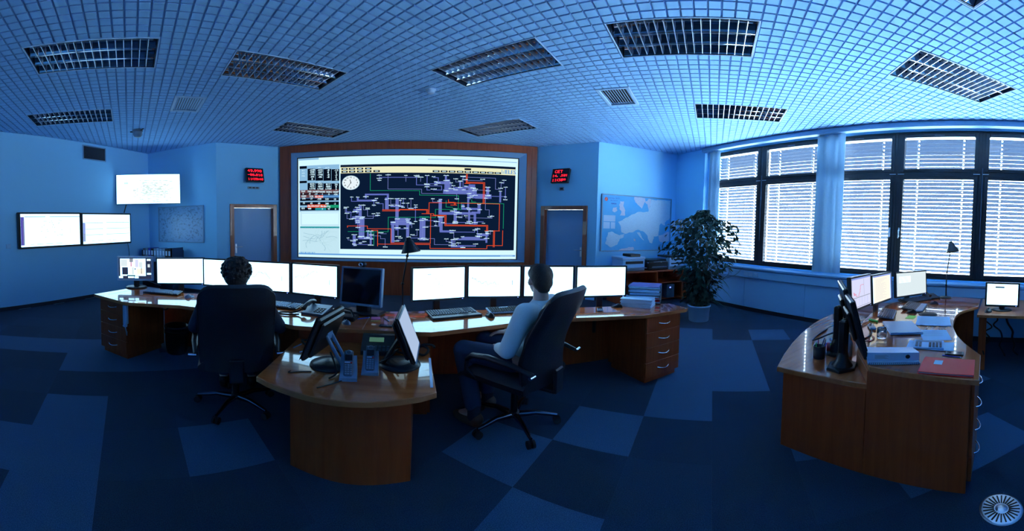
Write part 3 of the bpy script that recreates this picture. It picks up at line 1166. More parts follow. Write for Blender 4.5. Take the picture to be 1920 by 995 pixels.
for (yy_, ws) in [(380, ['TNT', 'TKR', 'TKMED', 'TKRK', 'TKRG', 'TKRP']), (401, ['0', '-8', '-17', '1', '0', '-436']), (423, ['DEM', 'TOL', 'Slo-Proiz']), (444, ['690', '77', '-358', '533', '18']),
                  (485, ['73', '65', '89', '288', '-2']), (508, ['', 'Slo-Hrv', 'TOT Slo', 'Slo-Prg']), (532, ['833', '488', '', '5', '97', '0'])]:
    n = max(len(ws), 5)
    for c, w_ in enumerate(ws):
        if w_:
            p = A(76 + (356 / n) * (c + .5), yy_)
            word(dp, w_, p[0], yS - .0012, p[1], .06, 2, .8, .002)
for yy_, ws in [(166, ['VN', 'ACE']), (296, ['VN'])]:
    for c, w_ in enumerate(ws):
        p = A(255 + 73 * c, yy_)
        word(dp, w_, p[0], yS - .0012, p[1], .05, 2, .9)
for r, w_ in enumerate(['BU', 'KR', 'MA']):
    p = A(108, 195 + r * 24)
    word(dp, w_, p[0], yS - .0012, p[1], .05, 2)
# trend window and road map window
rect(dp, A(80, 556), A(436, 682), yS, 0)
rect(dp, A(92, 566), A(430, 668), yS - .0004, 2)
line(dp, [A(95, 574), A(426, 572)], .006, yS - .0008, 3)
rect(dp, A(76, 694), A(438, 703), yS, 6)
rect(dp, A(74, 705), A(438, 930), yS, 0)
rm = random.Random(11)
cx_, cy_ = 250, 800
for i in range(34):
    a = rm.random() * 6.28
    px_, py_ = cx_ + rm.gauss(0, 25), cy_ + rm.gauss(0, 18)
    pts = [A(px_, py_)]
    for s in range(6):
        a += rm.gauss(0, .45)
        px_ += math.cos(a) * 28
        py_ += math.sin(a) * 20
        if not (84 < px_ < 432 and 714 < py_ < 920):
            break
        pts.append(A(px_, py_))
    for (p, q) in zip(pts[:-1], pts[1:]):
        d = Vector((q[0] - p[0], q[1] - p[1])).normalized()
        n_ = Vector((-d.y, d.x)) * (.003 if i % 3 else .005)
        dp.quad((p[0] - n_.x, yS - .0006 - .00001 * i, p[1] - n_.y), (q[0] - n_.x, yS - .0006 - .00001 * i, q[1] - n_.y), (q[0] + n_.x, yS - .0006 - .00001 * i, q[1] + n_.y), (p[0] + n_.x, yS - .0006 - .00001 * i, p[1] + n_.y), 8 if i % 3 else 9)
dp.build('data_panel_image', DPM, scr)

# window chrome: top bar, dark strip, yellow button strip, task bar
ch = MB()
CHM = ['vw_bg', 'vw_yellow', 'vw_black', 'vw_white', 'vw_blue', 'vw_steel']
rect(ch, A(62, 88), A(250, 94), yS, 5)
line(ch, [A(1200, 86), Bc(1020, 86)], .012, yS - .0002, 4)
rect(ch, A(446, 139), (Bc(1012, 0)[0], A(446, 888)[1]), yS, 0)
rect(ch, A(446, 160), (Bc(1012, 0)[0], A(446, 214)[1]), yS - .0004, 1)
for cx0 in (455, 520, 590, 662):
    rect(ch, (A(cx0, 0)[0], A(446, 168)[1]), (A(cx0 + 55, 0)[0], A(446, 184)[1]), yS - .0008, 2)
for cx0 in (455, 522, 592, 662, 734):
    rect(ch, (A(cx0, 0)[0], A(446, 192)[1]), (A(cx0 + 55, 0)[0], A(446, 209)[1]), yS - .0008, 2)
for cx0 in (292, 360, 428, 497, 563, 630, 695, 760, 824):
    rect(ch, (Bc(cx0, 0)[0], A(446, 192)[1]), (Bc(cx0 + 58, 0)[0], A(446, 209)[1]), yS - .0008, 2)
rect(ch, (Bc(563, 0)[0], A(446, 168)[1]), (Bc(620, 0)[0], A(446, 184)[1]), yS - .0008, 2)
for (a0, yy_) in [(x_, 176) for x_ in (455, 520, 590, 662)] + [(x_, 200) for x_ in (455, 522, 592, 662, 734)]:
    rect(ch, (A(a0 + 14, 0)[0], A(446, yy_ - 3)[1]), (A(a0 + 42, 0)[0], A(446, yy_ + 3)[1]), yS - .0012, 3)
for a0 in (292, 360, 428, 497, 563, 630, 695, 760, 824):
    rect(ch, (Bc(a0 + 12, 0)[0], A(446, 197)[1]), (Bc(a0 + 46, 0)[0], A(446, 203)[1]), yS - .0012, 3)
rect(ch, A(62, 932), Bc(1026, 945), yS, 4)
for i in range(9):
    rect(ch, A(70 + i * 17, 922), A(80 + i * 17, 934), yS - .0004, 4 if i % 2 else 5)
for i in range(14):
    rect(ch, Bc(892 + i * 8, 937), Bc(897 + i * 8, 942), yS - .0006, 3)
p = (Bc(968, 0)[0], A(446, 188)[1])
word(ch, 'ELES', p[0], yS - .0012, p[1], .135, 4, .82, .004)
q = (Bc(903, 0)[0], A(446, 188)[1])
for (dx, w_, h_) in ((-.03, .014, .10), (.0, .014, .06), (.03, .014, .10)):
    ch.quad((q[0] + dx - w_ / 2, yS - .0012, q[1] - .045), (q[0] + dx + w_ / 2, yS - .0012, q[1] - .045), (q[0] + dx + w_ / 2, yS - .0012, q[1] - .045 + h_), (q[0] + dx - w_ / 2, yS - .0012, q[1] - .045 + h_), 5)
ch.build('window_image', CHM, scr)

# network diagram
sc_ = MB()
SCM = ['vw_line', 'vw_linepale', 'vw_orange', 'vw_green', 'vw_white']
ORANGE = [[A(510, 692), A(515, 680), A(685, 680), A(685, 702), A(890, 703), A(890, 826), Bc(278, 828)],
          [A(725, 716), A(775, 716), A(775, 855)], [A(780, 838), Bc(278, 842), Bc(278, 872), Bc(770, 872), Bc(770, 846), Bc(908, 846), Bc(908, 715)],
          [A(815, 542), A(960, 542), A(960, 527), Bc(255, 527), Bc(255, 562)], [A(815, 532), Bc(245, 540), Bc(245, 562)], [Bc(205, 564), Bc(305, 564), Bc(305, 576), Bc(412, 576), Bc(412, 662), Bc(774, 664), Bc(774, 714)],
          [Bc(290, 582), Bc(402, 582), Bc(402, 670), Bc(764, 670), Bc(764, 714)], [Bc(750, 715), Bc(880, 715)], [Bc(875, 715), Bc(875, 480), Bc(265, 480), Bc(265, 560)], [Bc(280, 570), Bc(280, 828)],
          [Bc(588, 218), Bc(588, 286), Bc(740, 284), Bc(740, 475)], [Bc(580, 218), Bc(580, 294), Bc(729, 292), Bc(729, 475)], [Bc(568, 297), Bc(612, 297)],
          [Bc(826, 715), Bc(826, 858)], [Bc(836, 715), Bc(836, 858)], [Bc(480, 465), Bc(480, 488)], [Bc(490, 465), Bc(490, 488)], [Bc(450, 487), Bc(500, 487)], [Bc(430, 440), Bc(430, 462), Bc(480, 462)]]
GREEN = [[A(708, 215), A(708, 363), Bc(183, 363), Bc(183, 400), Bc(515, 400), Bc(515, 520)], [A(515, 730), A(720, 730)], [A(720, 728), A(865, 728), A(865, 597), Bc(320, 597), Bc(320, 525), Bc(540, 525), Bc(540, 467), Bc(912, 467), Bc(912, 696)],
         [A(690, 740), A(742, 740), A(742, 852)], [Bc(185, 590), Bc(265, 590)], [Bc(465, 517), Bc(525, 517)], [Bc(410, 450), Bc(410, 505), Bc(465, 505)], [Bc(630, 440), Bc(630, 460), Bc(665, 460)]]
PURPLE = [  # (points, width)
    ([A(785, 235), A(785, 280)], 1), ([A(785, 246), Bc(160, 246)], 2), ([A(860, 215), A(860, 348), Bc(200, 348), Bc(200, 385), Bc(500, 385), Bc(500, 440)], 1), ([Bc(65, 235), Bc(65, 280)], 1),
    ([Bc(155, 235), Bc(155, 310), Bc(240, 310)], 2), ([Bc(190, 250), Bc(190, 280)], 1), ([Bc(245, 235), Bc(245, 300), Bc(320, 300)], 2), ([Bc(300, 246), Bc(340, 246), Bc(340, 300)], 2),
    ([Bc(245, 315), Bc(245, 355), Bc(270, 355)], 2), ([Bc(245, 318), Bc(370, 318), Bc(370, 355), Bc(300, 355)], 2), ([Bc(320, 290), Bc(430, 290)], 5), ([Bc(405, 235), Bc(405, 280)], 3), ([Bc(418, 280), Bc(418, 370)], 8), ([Bc(405, 368), Bc(650, 368)], 8),
    ([Bc(450, 300), Bc(450, 350)], 2), ([Bc(470, 325), Bc(470, 350)], 2), ([Bc(490, 345), Bc(560, 345)], 6), ([Bc(528, 285), Bc(528, 340)], 3), ([Bc(490, 265), Bc(490, 285), Bc(528, 285)], 1), ([Bc(552, 245), Bc(552, 340)], 2), ([Bc(552, 242), Bc(835, 242), Bc(835, 350), Bc(880, 350)], 1),
    ([Bc(565, 270), Bc(720, 270)], 1), ([Bc(630, 330), Bc(630, 400)], 10), ([Bc(575, 330), Bc(640, 330)], 5), ([Bc(600, 395), Bc(600, 505)], 3), ([Bc(612, 395), Bc(612, 430)], 3), ([Bc(660, 355), Bc(770, 355)], 1), ([Bc(660, 410), Bc(780, 410)], 8),
    ([Bc(768, 340), Bc(768, 415)], 4), ([Bc(780, 410), Bc(925, 410)], 2), ([Bc(885, 300), Bc(885, 345)], 1), ([Bc(910, 280), Bc(910, 300), Bc(885, 300)], 1), ([Bc(925, 340), Bc(925, 435)], 2), ([Bc(880, 375), Bc(880, 460)], 3), ([Bc(750, 420), Bc(750, 530), Bc(785, 530), Bc(785, 585)], 1),
    ([A(545, 430), A(545, 460), A(740, 460)], 2), ([A(600, 430), A(600, 452), A(760, 440)], 3), ([A(670, 425), A(670, 398), A(860, 398), A(860, 520)], 3), ([A(740, 440), A(740, 500)], 2), ([A(770, 478), A(820, 478), A(820, 530)], 2), ([A(845, 430), A(845, 520)], 3),
    ([A(885, 440), A(885, 482), A(940, 482)], 1), ([A(940, 440), A(940, 700)], 5), ([A(890, 500), A(990, 500)], 3), ([A(968, 490), A(968, 440)], 2), ([Bc(45, 440), Bc(45, 480)], 2), ([Bc(110, 440), Bc(110, 510)], 1), ([Bc(82, 480), Bc(82, 515), Bc(150, 515)], 1), ([Bc(150, 495), Bc(150, 625)], 2),
    ([A(500, 520), A(500, 555), A(540, 555), A(540, 610)], 2), ([A(490, 530), A(490, 560), A(570, 560)], 1), ([A(575, 540), A(610, 540)], 5), ([A(595, 520), A(595, 560)], 3), ([A(622, 500), A(622, 780)], 4), ([A(650, 485), A(650, 535), A(685, 535)], 1), ([A(685, 525), A(685, 590), A(770, 590)], 1), ([A(735, 575), A(735, 610), A(640, 610)], 1), ([A(775, 570), A(775, 590)], 2),
    ([A(505, 575), A(505, 615), A(565, 615)], 1), ([A(565, 605), A(630, 605)], 5), ([A(600, 605), A(600, 640)], 8), ([A(645, 605), A(645, 780)], 5), ([A(600, 655), A(600, 700)], 2), ([A(620, 785), A(720, 785)], 4), ([A(715, 730), A(715, 840)], 3), ([A(690, 730), A(690, 770)], 3), ([A(570, 765), A(570, 850)], 4), ([A(515, 795), A(515, 805), A(560, 805)], 1), ([A(580, 795), A(680, 795)], 2), ([A(580, 845), A(715, 845)], 2), ([A(625, 840), A(625, 825), A(660, 825)], 1),
    ([A(720, 765), A(800, 765), A(800, 790), A(840, 790), A(840, 855)], 1), ([A(800, 745), A(850, 745)], 1),
    ([A(905, 650), A(905, 810)], 5), ([A(905, 650), Bc(95, 650)], 7), ([A(940, 620), Bc(85, 620)], 6), ([Bc(85, 620), Bc(85, 780)], 4), ([A(950, 700), A(950, 760)], 2), ([A(940, 800), A(970, 790)], 2), ([Bc(0, 700), Bc(70, 700)], 2), ([Bc(95, 780), Bc(190, 780)], 2), ([Bc(120, 645), Bc(120, 690)], 1), ([Bc(125, 760), Bc(165, 760), Bc(165, 715)], 1),
    ([Bc(200, 615), Bc(200, 790)], 5), ([Bc(222, 615), Bc(222, 790)], 5), ([Bc(240, 625), Bc(330, 625)], 2), ([Bc(325, 640), Bc(325, 660)], 1), ([Bc(235, 675), Bc(360, 675)], 1), ([Bc(240, 785), Bc(315, 785), Bc(315, 838), Bc(460, 838)], 1), ([Bc(355, 600), Bc(355, 670)], 3), ([Bc(370, 600), Bc(370, 720), Bc(460, 720)], 4),
    ([Bc(360, 445), Bc(360, 560), Bc(500, 560)], 5), ([Bc(295, 440), Bc(295, 460), Bc(350, 460)], 1), ([Bc(490, 530), Bc(490, 640)], 4), ([Bc(465, 548), Bc(520, 548)], 3), ([Bc(490, 560), Bc(660, 560), Bc(660, 650)], 4), ([Bc(555, 490), Bc(555, 520), Bc(700, 520)], 4), ([Bc(695, 490), Bc(695, 555), Bc(640, 555)], 4), ([Bc(610, 535), Bc(610, 640)], 3), ([Bc(580, 590), Bc(580, 600), Bc(810, 600), Bc(810, 578)], 1), ([Bc(520, 600), Bc(550, 600), Bc(550, 580)], 1),
    ([Bc(385, 650), Bc(490, 650)], 2), ([Bc(490, 640), Bc(600, 640)], 2), ([Bc(615, 655), Bc(680, 655), Bc(680, 635), Bc(735, 640)], 2), ([Bc(480, 720), Bc(480, 840)], 1), ([Bc(460, 725), Bc(660, 725), Bc(660, 700)], 2), ([Bc(685, 690), Bc(685, 770)], 2), ([Bc(700, 750), Bc(770, 750)], 5), ([Bc(500, 790), Bc(765, 790)], 3), ([Bc(765, 730), Bc(765, 815)], 3), ([Bc(555, 775), Bc(700, 775)], 3), ([Bc(800, 725), Bc(800, 745), Bc(770, 745)], 1),
    ([Bc(465, 800), Bc(465, 855), Bc(560, 855)], 3), ([Bc(490, 800), Bc(490, 855)], 2), ([Bc(415, 795), Bc(415, 810), Bc(450, 810)], 1), ([Bc(520, 830), Bc(520, 845), Bc(670, 845)], 2), ([Bc(670, 840), Bc(670, 855), Bc(560, 855)], 1)]
for i, (pts, n) in enumerate(PURPLE):
    if n <= 2:
        line(sc_, pts, .008 if n == 1 else .015, yS - .0010 - .000005 * i, 0 if n > 1 else 1)
    else:                                              # a bundle of parallel lines
        line(sc_, pts, .0125 * n, yS - .0008 - .000005 * i, 0)
        for k_ in range(-(n // 2), n // 2 + 1):
            off = k_ * .0135
            line(sc_, [(a_ + off * (1 if abs(pts[0][0] - pts[1][0]) < .02 else 0), b_ + off * (1 if abs(pts[0][1] - pts[1][1]) < .02 else 0)) for a_, b_ in pts], .004, yS - .0016 - .000002 * k_, 1)
for i, pts in enumerate(GREEN):
    line(sc_, pts, .010, yS - .0022 - .000005 * i, 3)
for i, pts in enumerate(ORANGE):
    line(sc_, pts, .0115, yS - .0028 - .000005 * i, 2)
rl = random.Random(5)
nodes = []
for pts, n in PURPLE:
    nodes.append(pts[0])
    if rl.random() < .85:
        nodes.append(pts[-1])
for i, (x_, z_) in enumerate(nodes):
    wd = rl.uniform(.05, .11)
    k_ = 4 + int(wd * 60)
    z0 = z_ + (.012 if rl.random() < .7 else -.03)
    xx = x_ - wd / 2
    while xx < x_ + wd / 2:                            # station names, too small to read
        lw = rl.uniform(.008, .013)
        hh = rl.uniform(.012, .022)
        sc_.quad((xx, yS - .0034, z0), (xx + lw, yS - .0034, z0), (xx + lw, yS - .0034, z0 + hh), (xx, yS - .0034, z0 + hh), 4)
        xx += lw + .0035
sc_.build('network_diagram_image', SCM, scr)

# clock shown on the screen
ck = MB()
cX, cZ = A(538, 295)[0], A(538, 295)[1]
RR = .165


def disc(mb, x, z, r, y, mi, n=40):
    mb.add([(x + r * 1.06 * math.cos(2 * math.pi * i / n), y, z + r * math.sin(2 * math.pi * i / n)) for i in range(n)], [tuple(range(n))], mi)


disc(ck, cX, cZ, RR, yS - .0030, 0)
disc(ck, cX, cZ, RR - .012, yS - .0034, 1)
for hnum, w_ in [(12, '12'), (1, '1'), (2, '2'), (3, '3'), (4, '4'), (5, '5'), (6, '6'), (7, '7'), (8, '8'), (9, '9'), (10, '10'), (11, '11')]:
    a = math.radians(90 - hnum * 30)
    word(ck, w_, cX + RR * .74 * 1.06 * math.cos(a), yS - .0044, cZ + RR * .74 * math.sin(a), .046, 2, 1.0, .002)
for (ang, ln_, wd) in ((11 + 35 / 60, .075, .012), (35 / 5, .115, .009)):
    a = math.radians(90 - ang * 30)
    d = Vector((math.cos(a), math.sin(a)))
    n_ = Vector((-d.y, d.x)) * wd / 2
    p0, p1 = Vector((cX, cZ)) - d * .02, Vector((cX, cZ)) + d * ln_
    ck.quad((p0.x - n_.x, yS - .0046, p0.y - n_.y), (p1.x - n_.x, yS - .0046, p1.y - n_.y), (p1.x + n_.x, yS - .0046, p1.y + n_.y), (p0.x + n_.x, yS - .0046, p0.y + n_.y), 2)
ck.build('clock_image', ['vw_pale', 'vw_clock', 'vw_black'], scr)

# ------------------------------------------------------------------ wall mounted things
def on_wall(a, b, t):
    a, b = Vector(a), Vector(b)
    d = (b - a).normalized()
    p = a + d * t
    return (p.x, p.y), math.atan2(d.y, d.x)


def led_clock(label, a, b, t, lines):
    (x, y), ang = on_wall(a, b, t)
    o = thing('led_clock', label, 'clock', (x, y, 2.79), ang, 'red LED clocks beside the video wall')
    M = T(0, -.075, 0, math.radians(-14), 0, 0)
    MB().box(-.185, .185, -.04, .03, -.17, .17, 0, .006, M).build('case', ['black_plastic'], o)
    MB().box(-.172, .172, -.0425, -.04, -.157, .157, 0, 0, M).build('front_pane', ['screen_off'], o)
    MB().box(-.04, .04, -.06, 0, -.03, .03).build('bracket', ['black_matte'], o)
    for k, (s, d, dx) in enumerate(lines):
        for (s_, d_, dx_) in (s if isinstance(s, list) else [(s, d, dx)]):
            m = MB()
            dots(m, s_, dx_, .125 - k * .105, -.0435, d_)
            mm = MB()
            mm.add([M @ Vector(p) for p in m.v], m.f, 0)
            tag(mm.build('digit_row', ['led_red'], o), kind='stuff')
    return o


led_clock('red LED clock reading 49.990 above the left door', LA, LB, .77, [('49.990', .0092, .0), ('-00.010', .0082, 0), ('11:35:40', .0078, 0)])
led_clock('red LED clock reading CET 14. JAN above the right door', RA, RB, .60, [('CET', .0098, -.03), ('14. JAN', .0082, 0), ([('11:38', .0088, -.035), ('00', .0062, .105)], 0, 0)])
(x, y), ang = on_wall(LA, LB, .77)
t = thing('sensor_strip', 'small wall sensor with three slots below the left LED clock', 'sensor', (x, y, 2.505), ang)
MB().box(-.125, .125, -.025, 0, -.028, .028, 0, .004).build('body', ['silver_plastic'], t)
for k in (-1, 0, 1):
    MB().box(k * .075 - .024, k * .075 + .024, -.028, -.0245, -.012, .014).build('slot', ['black_matte'], t)
(x, y), ang = on_wall(RA, RB, .60)
t = thing('wall_sensor', 'small boxy wall sensor below the right LED clock', 'sensor', (x, y, 2.505), ang)
MB().box(-.05, .05, -.03, 0, -.04, .04, 0, .004).build('body', ['silver_plastic'], t)
MB().box(-.03, .03, -.033, -.0295, -.016, .022).build('slot', ['black_matte'], t)


def television(name, label, loc, rz, W, H, tilt=0.0, depth=.07, art=None, group=None, bez='black_plastic', bw=.035):
    o = thing(name, label, 'television', loc, rz, group)
    M = T(0, 0, 0, tilt, 0, 0)
    MB().box(-W / 2, W / 2, -.012, depth, -H / 2, H / 2, 0, .008, M).build('case', [bez], o)
    b = MB()
    bevel_frame(b, (-W / 2 + .003, W / 2 - .003, -H / 2 + .003, H / 2 - .003), (-W / 2 + bw, W / 2 - bw, -H / 2 + bw * 1.2, H / 2 - bw), -.0125, -.0125)
    b2 = MB(); b2.add([M @ Vector(p) for p in b.v], b.f, 0)
    b2.build('bezel', [bez], o)
    s = MB().box(-W / 2 + bw, W / 2 - bw, -.0135, -.0122, -H / 2 + bw * 1.2, H / 2 - bw, 0, 0, M).build('screen', ['screen_white'], o)
    if art:
        m = MB()
        mats = art(m, -W / 2 + bw, W / 2 - bw, -H / 2 + bw * 1.2, H / 2 - bw)
        m2 = MB(); m2.v = [tuple(M @ Vector(p)) for p in m.v]; m2.f, m2.m, m2.s = m.f, m.m, m.s
        tag(m2.build('screen_image', mats, s), kind='stuff')
    MB().box(-.1, .1, depth, depth + .05, -.1, .1).build('wall_mount', ['black_matte'], o)
    return o


YF = -.0138


def R4(m, x0, x1, z0, z1, u0, u1, v0, v1, mi, dy=0.0):
    """rectangle in screen fractions, v measured from the top"""
    xa, xb = x0 + (x1 - x0) * u0, x0 + (x1 - x0) * u1
    za, zb = z1 - (z1 - z0) * v1, z1 - (z1 - z0) * v0
    m.quad((xa, YF - dy, za), (xb, YF - dy, za), (xb, YF - dy, zb), (xa, YF - dy, zb), mi)


def art_map(m, x0, x1, z0, z1):
    r = random.Random(2)
    for i in range(260):
        u, v = min(.86, max(.26, r.gauss(.56, .13))), min(.93, max(.2, r.gauss(.55, .2)))
        R4(m, x0, x1, z0, z1, u, u + r.uniform(.012, .05), v, v + r.uniform(.008, .035), 1 if i % 3 else 2, .0005 + i * 1e-6)
    for k in range(5):
        R4(m, x0, x1, z0, z1, .125 + k * .012, .132 + k * .012, .26, .32, 3, .0005)
    R4(m, x0, x1, z0, z1, .15, .16, .19, .23, 4, .0006)
    R4(m, x0, x1, z0, z1, .1, .8, .885, .89, 2, .0005)
    return ['screen_paper', 'screen_green', 'screen_teal', 'screen_mark', 'screen_pink']


def art_grid1(m, x0, x1, z0, z1):
    R4(m, x0, x1, z0, z1, 0, 1, .09, 1, 0)
    R4(m, x0, x1, z0, z1, .0, .055, .09, .95, 1, .0003)
    for k in range(26):
        R4(m, x0, x1, z0, z1, .035, .062, .2 + k * .028, .213 + k * .028, 2, .0005)
    R4(m, x0, x1, z0, z1, .06, 1, .07, .095, 2, .0004)
    R4(m, x0, x1, z0, z1, .40, .47, .07, .1, 0, .0006)
    R4(m, x0, x1, z0, z1, .82, .824, .1, .95, 3, .0004)
    r = random.Random(4)
    for i in range(26):
        u, v = r.uniform(.3, .7), r.uniform(.15, .75)
        R4(m, x0, x1, z0, z1, u, u + .02, v, v + .03, 4, .0004)
    for u0, u1 in ((.15, .21), (.25, .36), (.40, .52), (.56, .68)):
        R4(m, x0, x1, z0, z1, u0, u1, .925, .94, 3, .0005)
    return ['screen_paper', 'screen_purple', 'screen_mark', 'screen_mark', 'screen_green']


def art_grid2(m, x0, x1, z0, z1):
    R4(m, x0, x1, z0, z1, 0, 1, 0.02, 1, 0)
    R4(m, x0, x1, z0, z1, .0, .045, .28, .92, 1, .0003)
    for k in range(6):
        R4(m, x0, x1, z0, z1, .01, .04, .66 + k * .04, .68 + k * .04, 2, .0005)
    for v in (.28, .49, .69):
        R4(m, x0, x1, z0, z1, .05, .40, v, v + .018, 2, .0004)
        R4(m, x0, x1, z0, z1, .47, .99, v - .012, v + .006, 2, .0004)
    R4(m, x0, x1, z0, z1, .85, .853, .25, .92, 3, .0004)
    R4(m, x0, x1, z0, z1, .1, .95, .045, .055, 3, .0004)
    R4(m, x0, x1, z0, z1, .5, .95, .2, .212, 3, .0004)
    for u0, u1 in ((.17, .25), (.29, .4), (.45, .56), (.6, .72)):
        R4(m, x0, x1, z0, z1, u0, u1, .9, .913, 2, .0005)
    return ['screen_paper', 'screen_blue', 'screen_mark', 'screen_faint']


television('wall_television', 'left of the paired wall televisions, with a purple column at its side', (XL + .085, 3.55, 1.575), math.pi / 2, 1.30, .735, 0, .06, art_grid1, 'paired wall televisions')
television('wall_television', 'right of the paired wall televisions, showing ruled lines', (XL + .085, 4.86, 1.57), math.pi / 2, 1.30, .735, 0, .06, art_grid2, 'paired wall televisions')
_tv = television('corner_television', 'bright tilted television on an arm high in the left corner', (-5.03, 5.60, 2.505), math.radians(41.5), 1.30, .725, math.radians(-4), .05, art_map, None, 'silver_plastic', .012)
MB().tube([(-.05, .08, -.1), (-.05, .45, -.15), (-.05, .72, -.15)], .025, 8).build('support_arm', ['black_plastic'], _tv)
MB().tube([(-.45, .05, -.34), (-.50, .02, -.56)], .012, 6).build('strut', ['black_plastic'], _tv)

# thin cables hanging from the televisions
t = MB().tube(flow([(XL + .02, 5.48, 1.2), (XL + .015, 5.52, .95), (XL + .015, 5.52, .4)]), .005, 5)
tag(t.build('television_cable', ['black_matte']), 'thin cable running down the left wall below the televisions', 'cable')
t = thing('light_switch', 'pale square switch on the left wall beside the television', 'switch', (XL, 2.74, 1.275), math.pi / 2)
MB().box(-.045, .045, -.012, 0, -.045, .045, 0, .003).build('plate', ['wall_trim'], t)
MB().box(-.028, .028, -.018, -.012, -.028, .028, 0, .003).build('rocker', ['wall_trim'], t)
t = thing('wall_air_grille', 'dark slatted air grille high on the left wall', 'air vent', (XL, 4.645, 3.305), math.pi / 2)
f = MB()
for s in (-1, 1):
    f.box(-.29, .29, -.015, .0, s * .15 - .012, s * .15 + .012, 0, .003)
    f.box(s * .28 - .012, s * .28 + .012, -.015, .0, -.138, .138, 0, .003)
f.build('frame', ['bezel_grey'], t)
MB().box(-.27, .27, -.002, 0, -.14, .14).build('backing', ['black_matte'], t)
for k in range(10):
    MB().box(-.268, .268, -.012, .012, -.001, .001, 0, 0, T(0, -.008, -.125 + k * .0275, math.radians(40), 0, 0)).build('slat', ['lamp_dark'], t)

# map boards on the back wall
t = thing('map_board', 'framed faint map board on the back wall left of the left door', 'map', (-4.675, YB, 1.65), 0)
MB().box(-.56, .56, -.018, 0, -.425, .425).build('board', ['map_board'], t)
f = MB()
for s in (-1, 1):
    f.box(-.575, .575, -.025, 0, s * .435 - .012, s * .435 + .012, 0, .002)
    f.box(s * .575 - .012, s * .575 + .012, -.025, 0, -.447, .447, 0, .002)
f.build('frame', ['bezel_grey'], t)

t = thing('europe_map', 'large blue and white wall map of Europe above the printers', 'map', (4.073, YB, 1.745), 0)
MW, MH = .815, .635
MB().box(-MW, MW, -.022, 0, -MH, MH, 0, .002).build('sheet', ['map_sea'], t)
f = MB()
for s in (-1, 1):
    f.box(-MW - .014, MW + .014, -.03, 0, s * MH - .01, s * MH + .01, 0, .002)
    f.box(s * (MW + .004) - .01, s * (MW + .004) + .01, -.03, 0, -MH + .01, MH - .01, 0, .002)
f.build('frame', ['silver_plastic'], t)
LANDS = [('a', [(330, 470), (380, 430), (480, 380), (560, 345), (640, 350), (700, 340), (720, 250), (740, 165), (1035, 180), (1035, 430), (950, 500), (960, 540), (890, 510), (870, 560), (860, 690), (790, 700), (770, 800), (730, 790), (690, 680), (620, 620), (560, 600), (520, 610), (480, 640), (430, 640), (380, 660), (330, 640), (310, 540), (280, 490)]),
         ('b', [(490, 135), (640, 150), (650, 190), (620, 250), (600, 300), (560, 260), (500, 190)]), ('b', [(640, 200), (700, 155), (740, 165), (720, 260), (700, 320), (680, 240)]), ('b', [(285, 250), (300, 195), (350, 200), (340, 260), (370, 330), (370, 400), (300, 400), (320, 340), (290, 300)]),
         ('b', [(200, 340), (210, 290), (260, 280), (265, 330), (230, 355)]), ('a', [(150, 640), (200, 625), (300, 680), (370, 660), (360, 710), (310, 730), (280, 810), (200, 850), (120, 800), (130, 720)]), ('a', [(540, 640), (580, 640), (640, 740), (650, 760), (600, 720)]), ('b', [(860, 690), (950, 660), (1000, 630), (1030, 640), (1030, 770), (940, 790), (880, 770)]),
         ('b', [(300, 890), (340, 870), (500, 850), (510, 880), (450, 905), (300, 905)]), ('b', [(500, 730), (525, 735), (525, 770), (500, 760)])]
rg = random.Random(9)
m = MB()
for li, (kd, pts) in enumerate(LANDS):
    P2 = []
    for i in range(len(pts)):
        a_, b_ = pts[i], pts[(i + 1) % len(pts)]
        nseg = max(1, int(math.hypot(b_[0] - a_[0], b_[1] - a_[1]) / 22))
        for s in range(nseg):
            u = s / nseg
            jx, jy = (rg.gauss(0, 5), rg.gauss(0, 4)) if s else (0, 0)
            cx, cy = a_[0] + (b_[0] - a_[0]) * u + jx, a_[1] + (b_[1] - a_[1]) * u + jy
            cx = min(max(cx, 78), 1028); cy = min(max(cy, 120 if cx < 500 else 135), 905)
            P2.append((-MW + (cx - 68) / (1040 - 68) * 2 * MW, -.0232 - .00008 * li, MH - (cy - 100 - 60 * (cx - 68) / 972) / (800 - 60 * (cx - 68) / 972) * 2 * MH))
    m.add(P2, [tuple(range(len(P2)))], 0 if kd == 'a' else 1)
# legend block, emblem, title bars
m.quad((-.78, -.0236, .03), (-.525, -.0236, .03), (-.525, -.0236, .17), (-.78, -.0236, .17), 2)
m.quad((-.78, -.0236, -.13), (-.64, -.0236, -.13), (-.64, -.0236, .015), (-.78, -.0236, .015), 2)
m.quad((-.62, -.0236, -.13), (-.525, -.0236, -.13), (-.525, -.0236, .015), (-.62, -.0236, .015), 2)
m.add([(-.735 + .034 * math.cos(i * math.pi / 8), -.0238, .53 + .045 * math.sin(i * math.pi / 8)) for i in range(16)], [tuple(range(16))], 3)
m.quad((-.75, -.0241, .505), (-.735, -.0241, .50), (-.72, -.0241, .56), (-.735, -.0241, .565), 4)
word(m, 'Omrezje 2010', -.58, -.0238, .56, .045, 5)
word(m, '380-220 kV', -.57, -.0238, .505, .035, 5)
word(m, 'entso', -.57, -.0238, .44, .05, 5, 1, .003)
m.build('map_print', ['map_land', 'map_land_pink', 'paper', 'red_plastic', 'orange_card', 'blue_ink'], t)


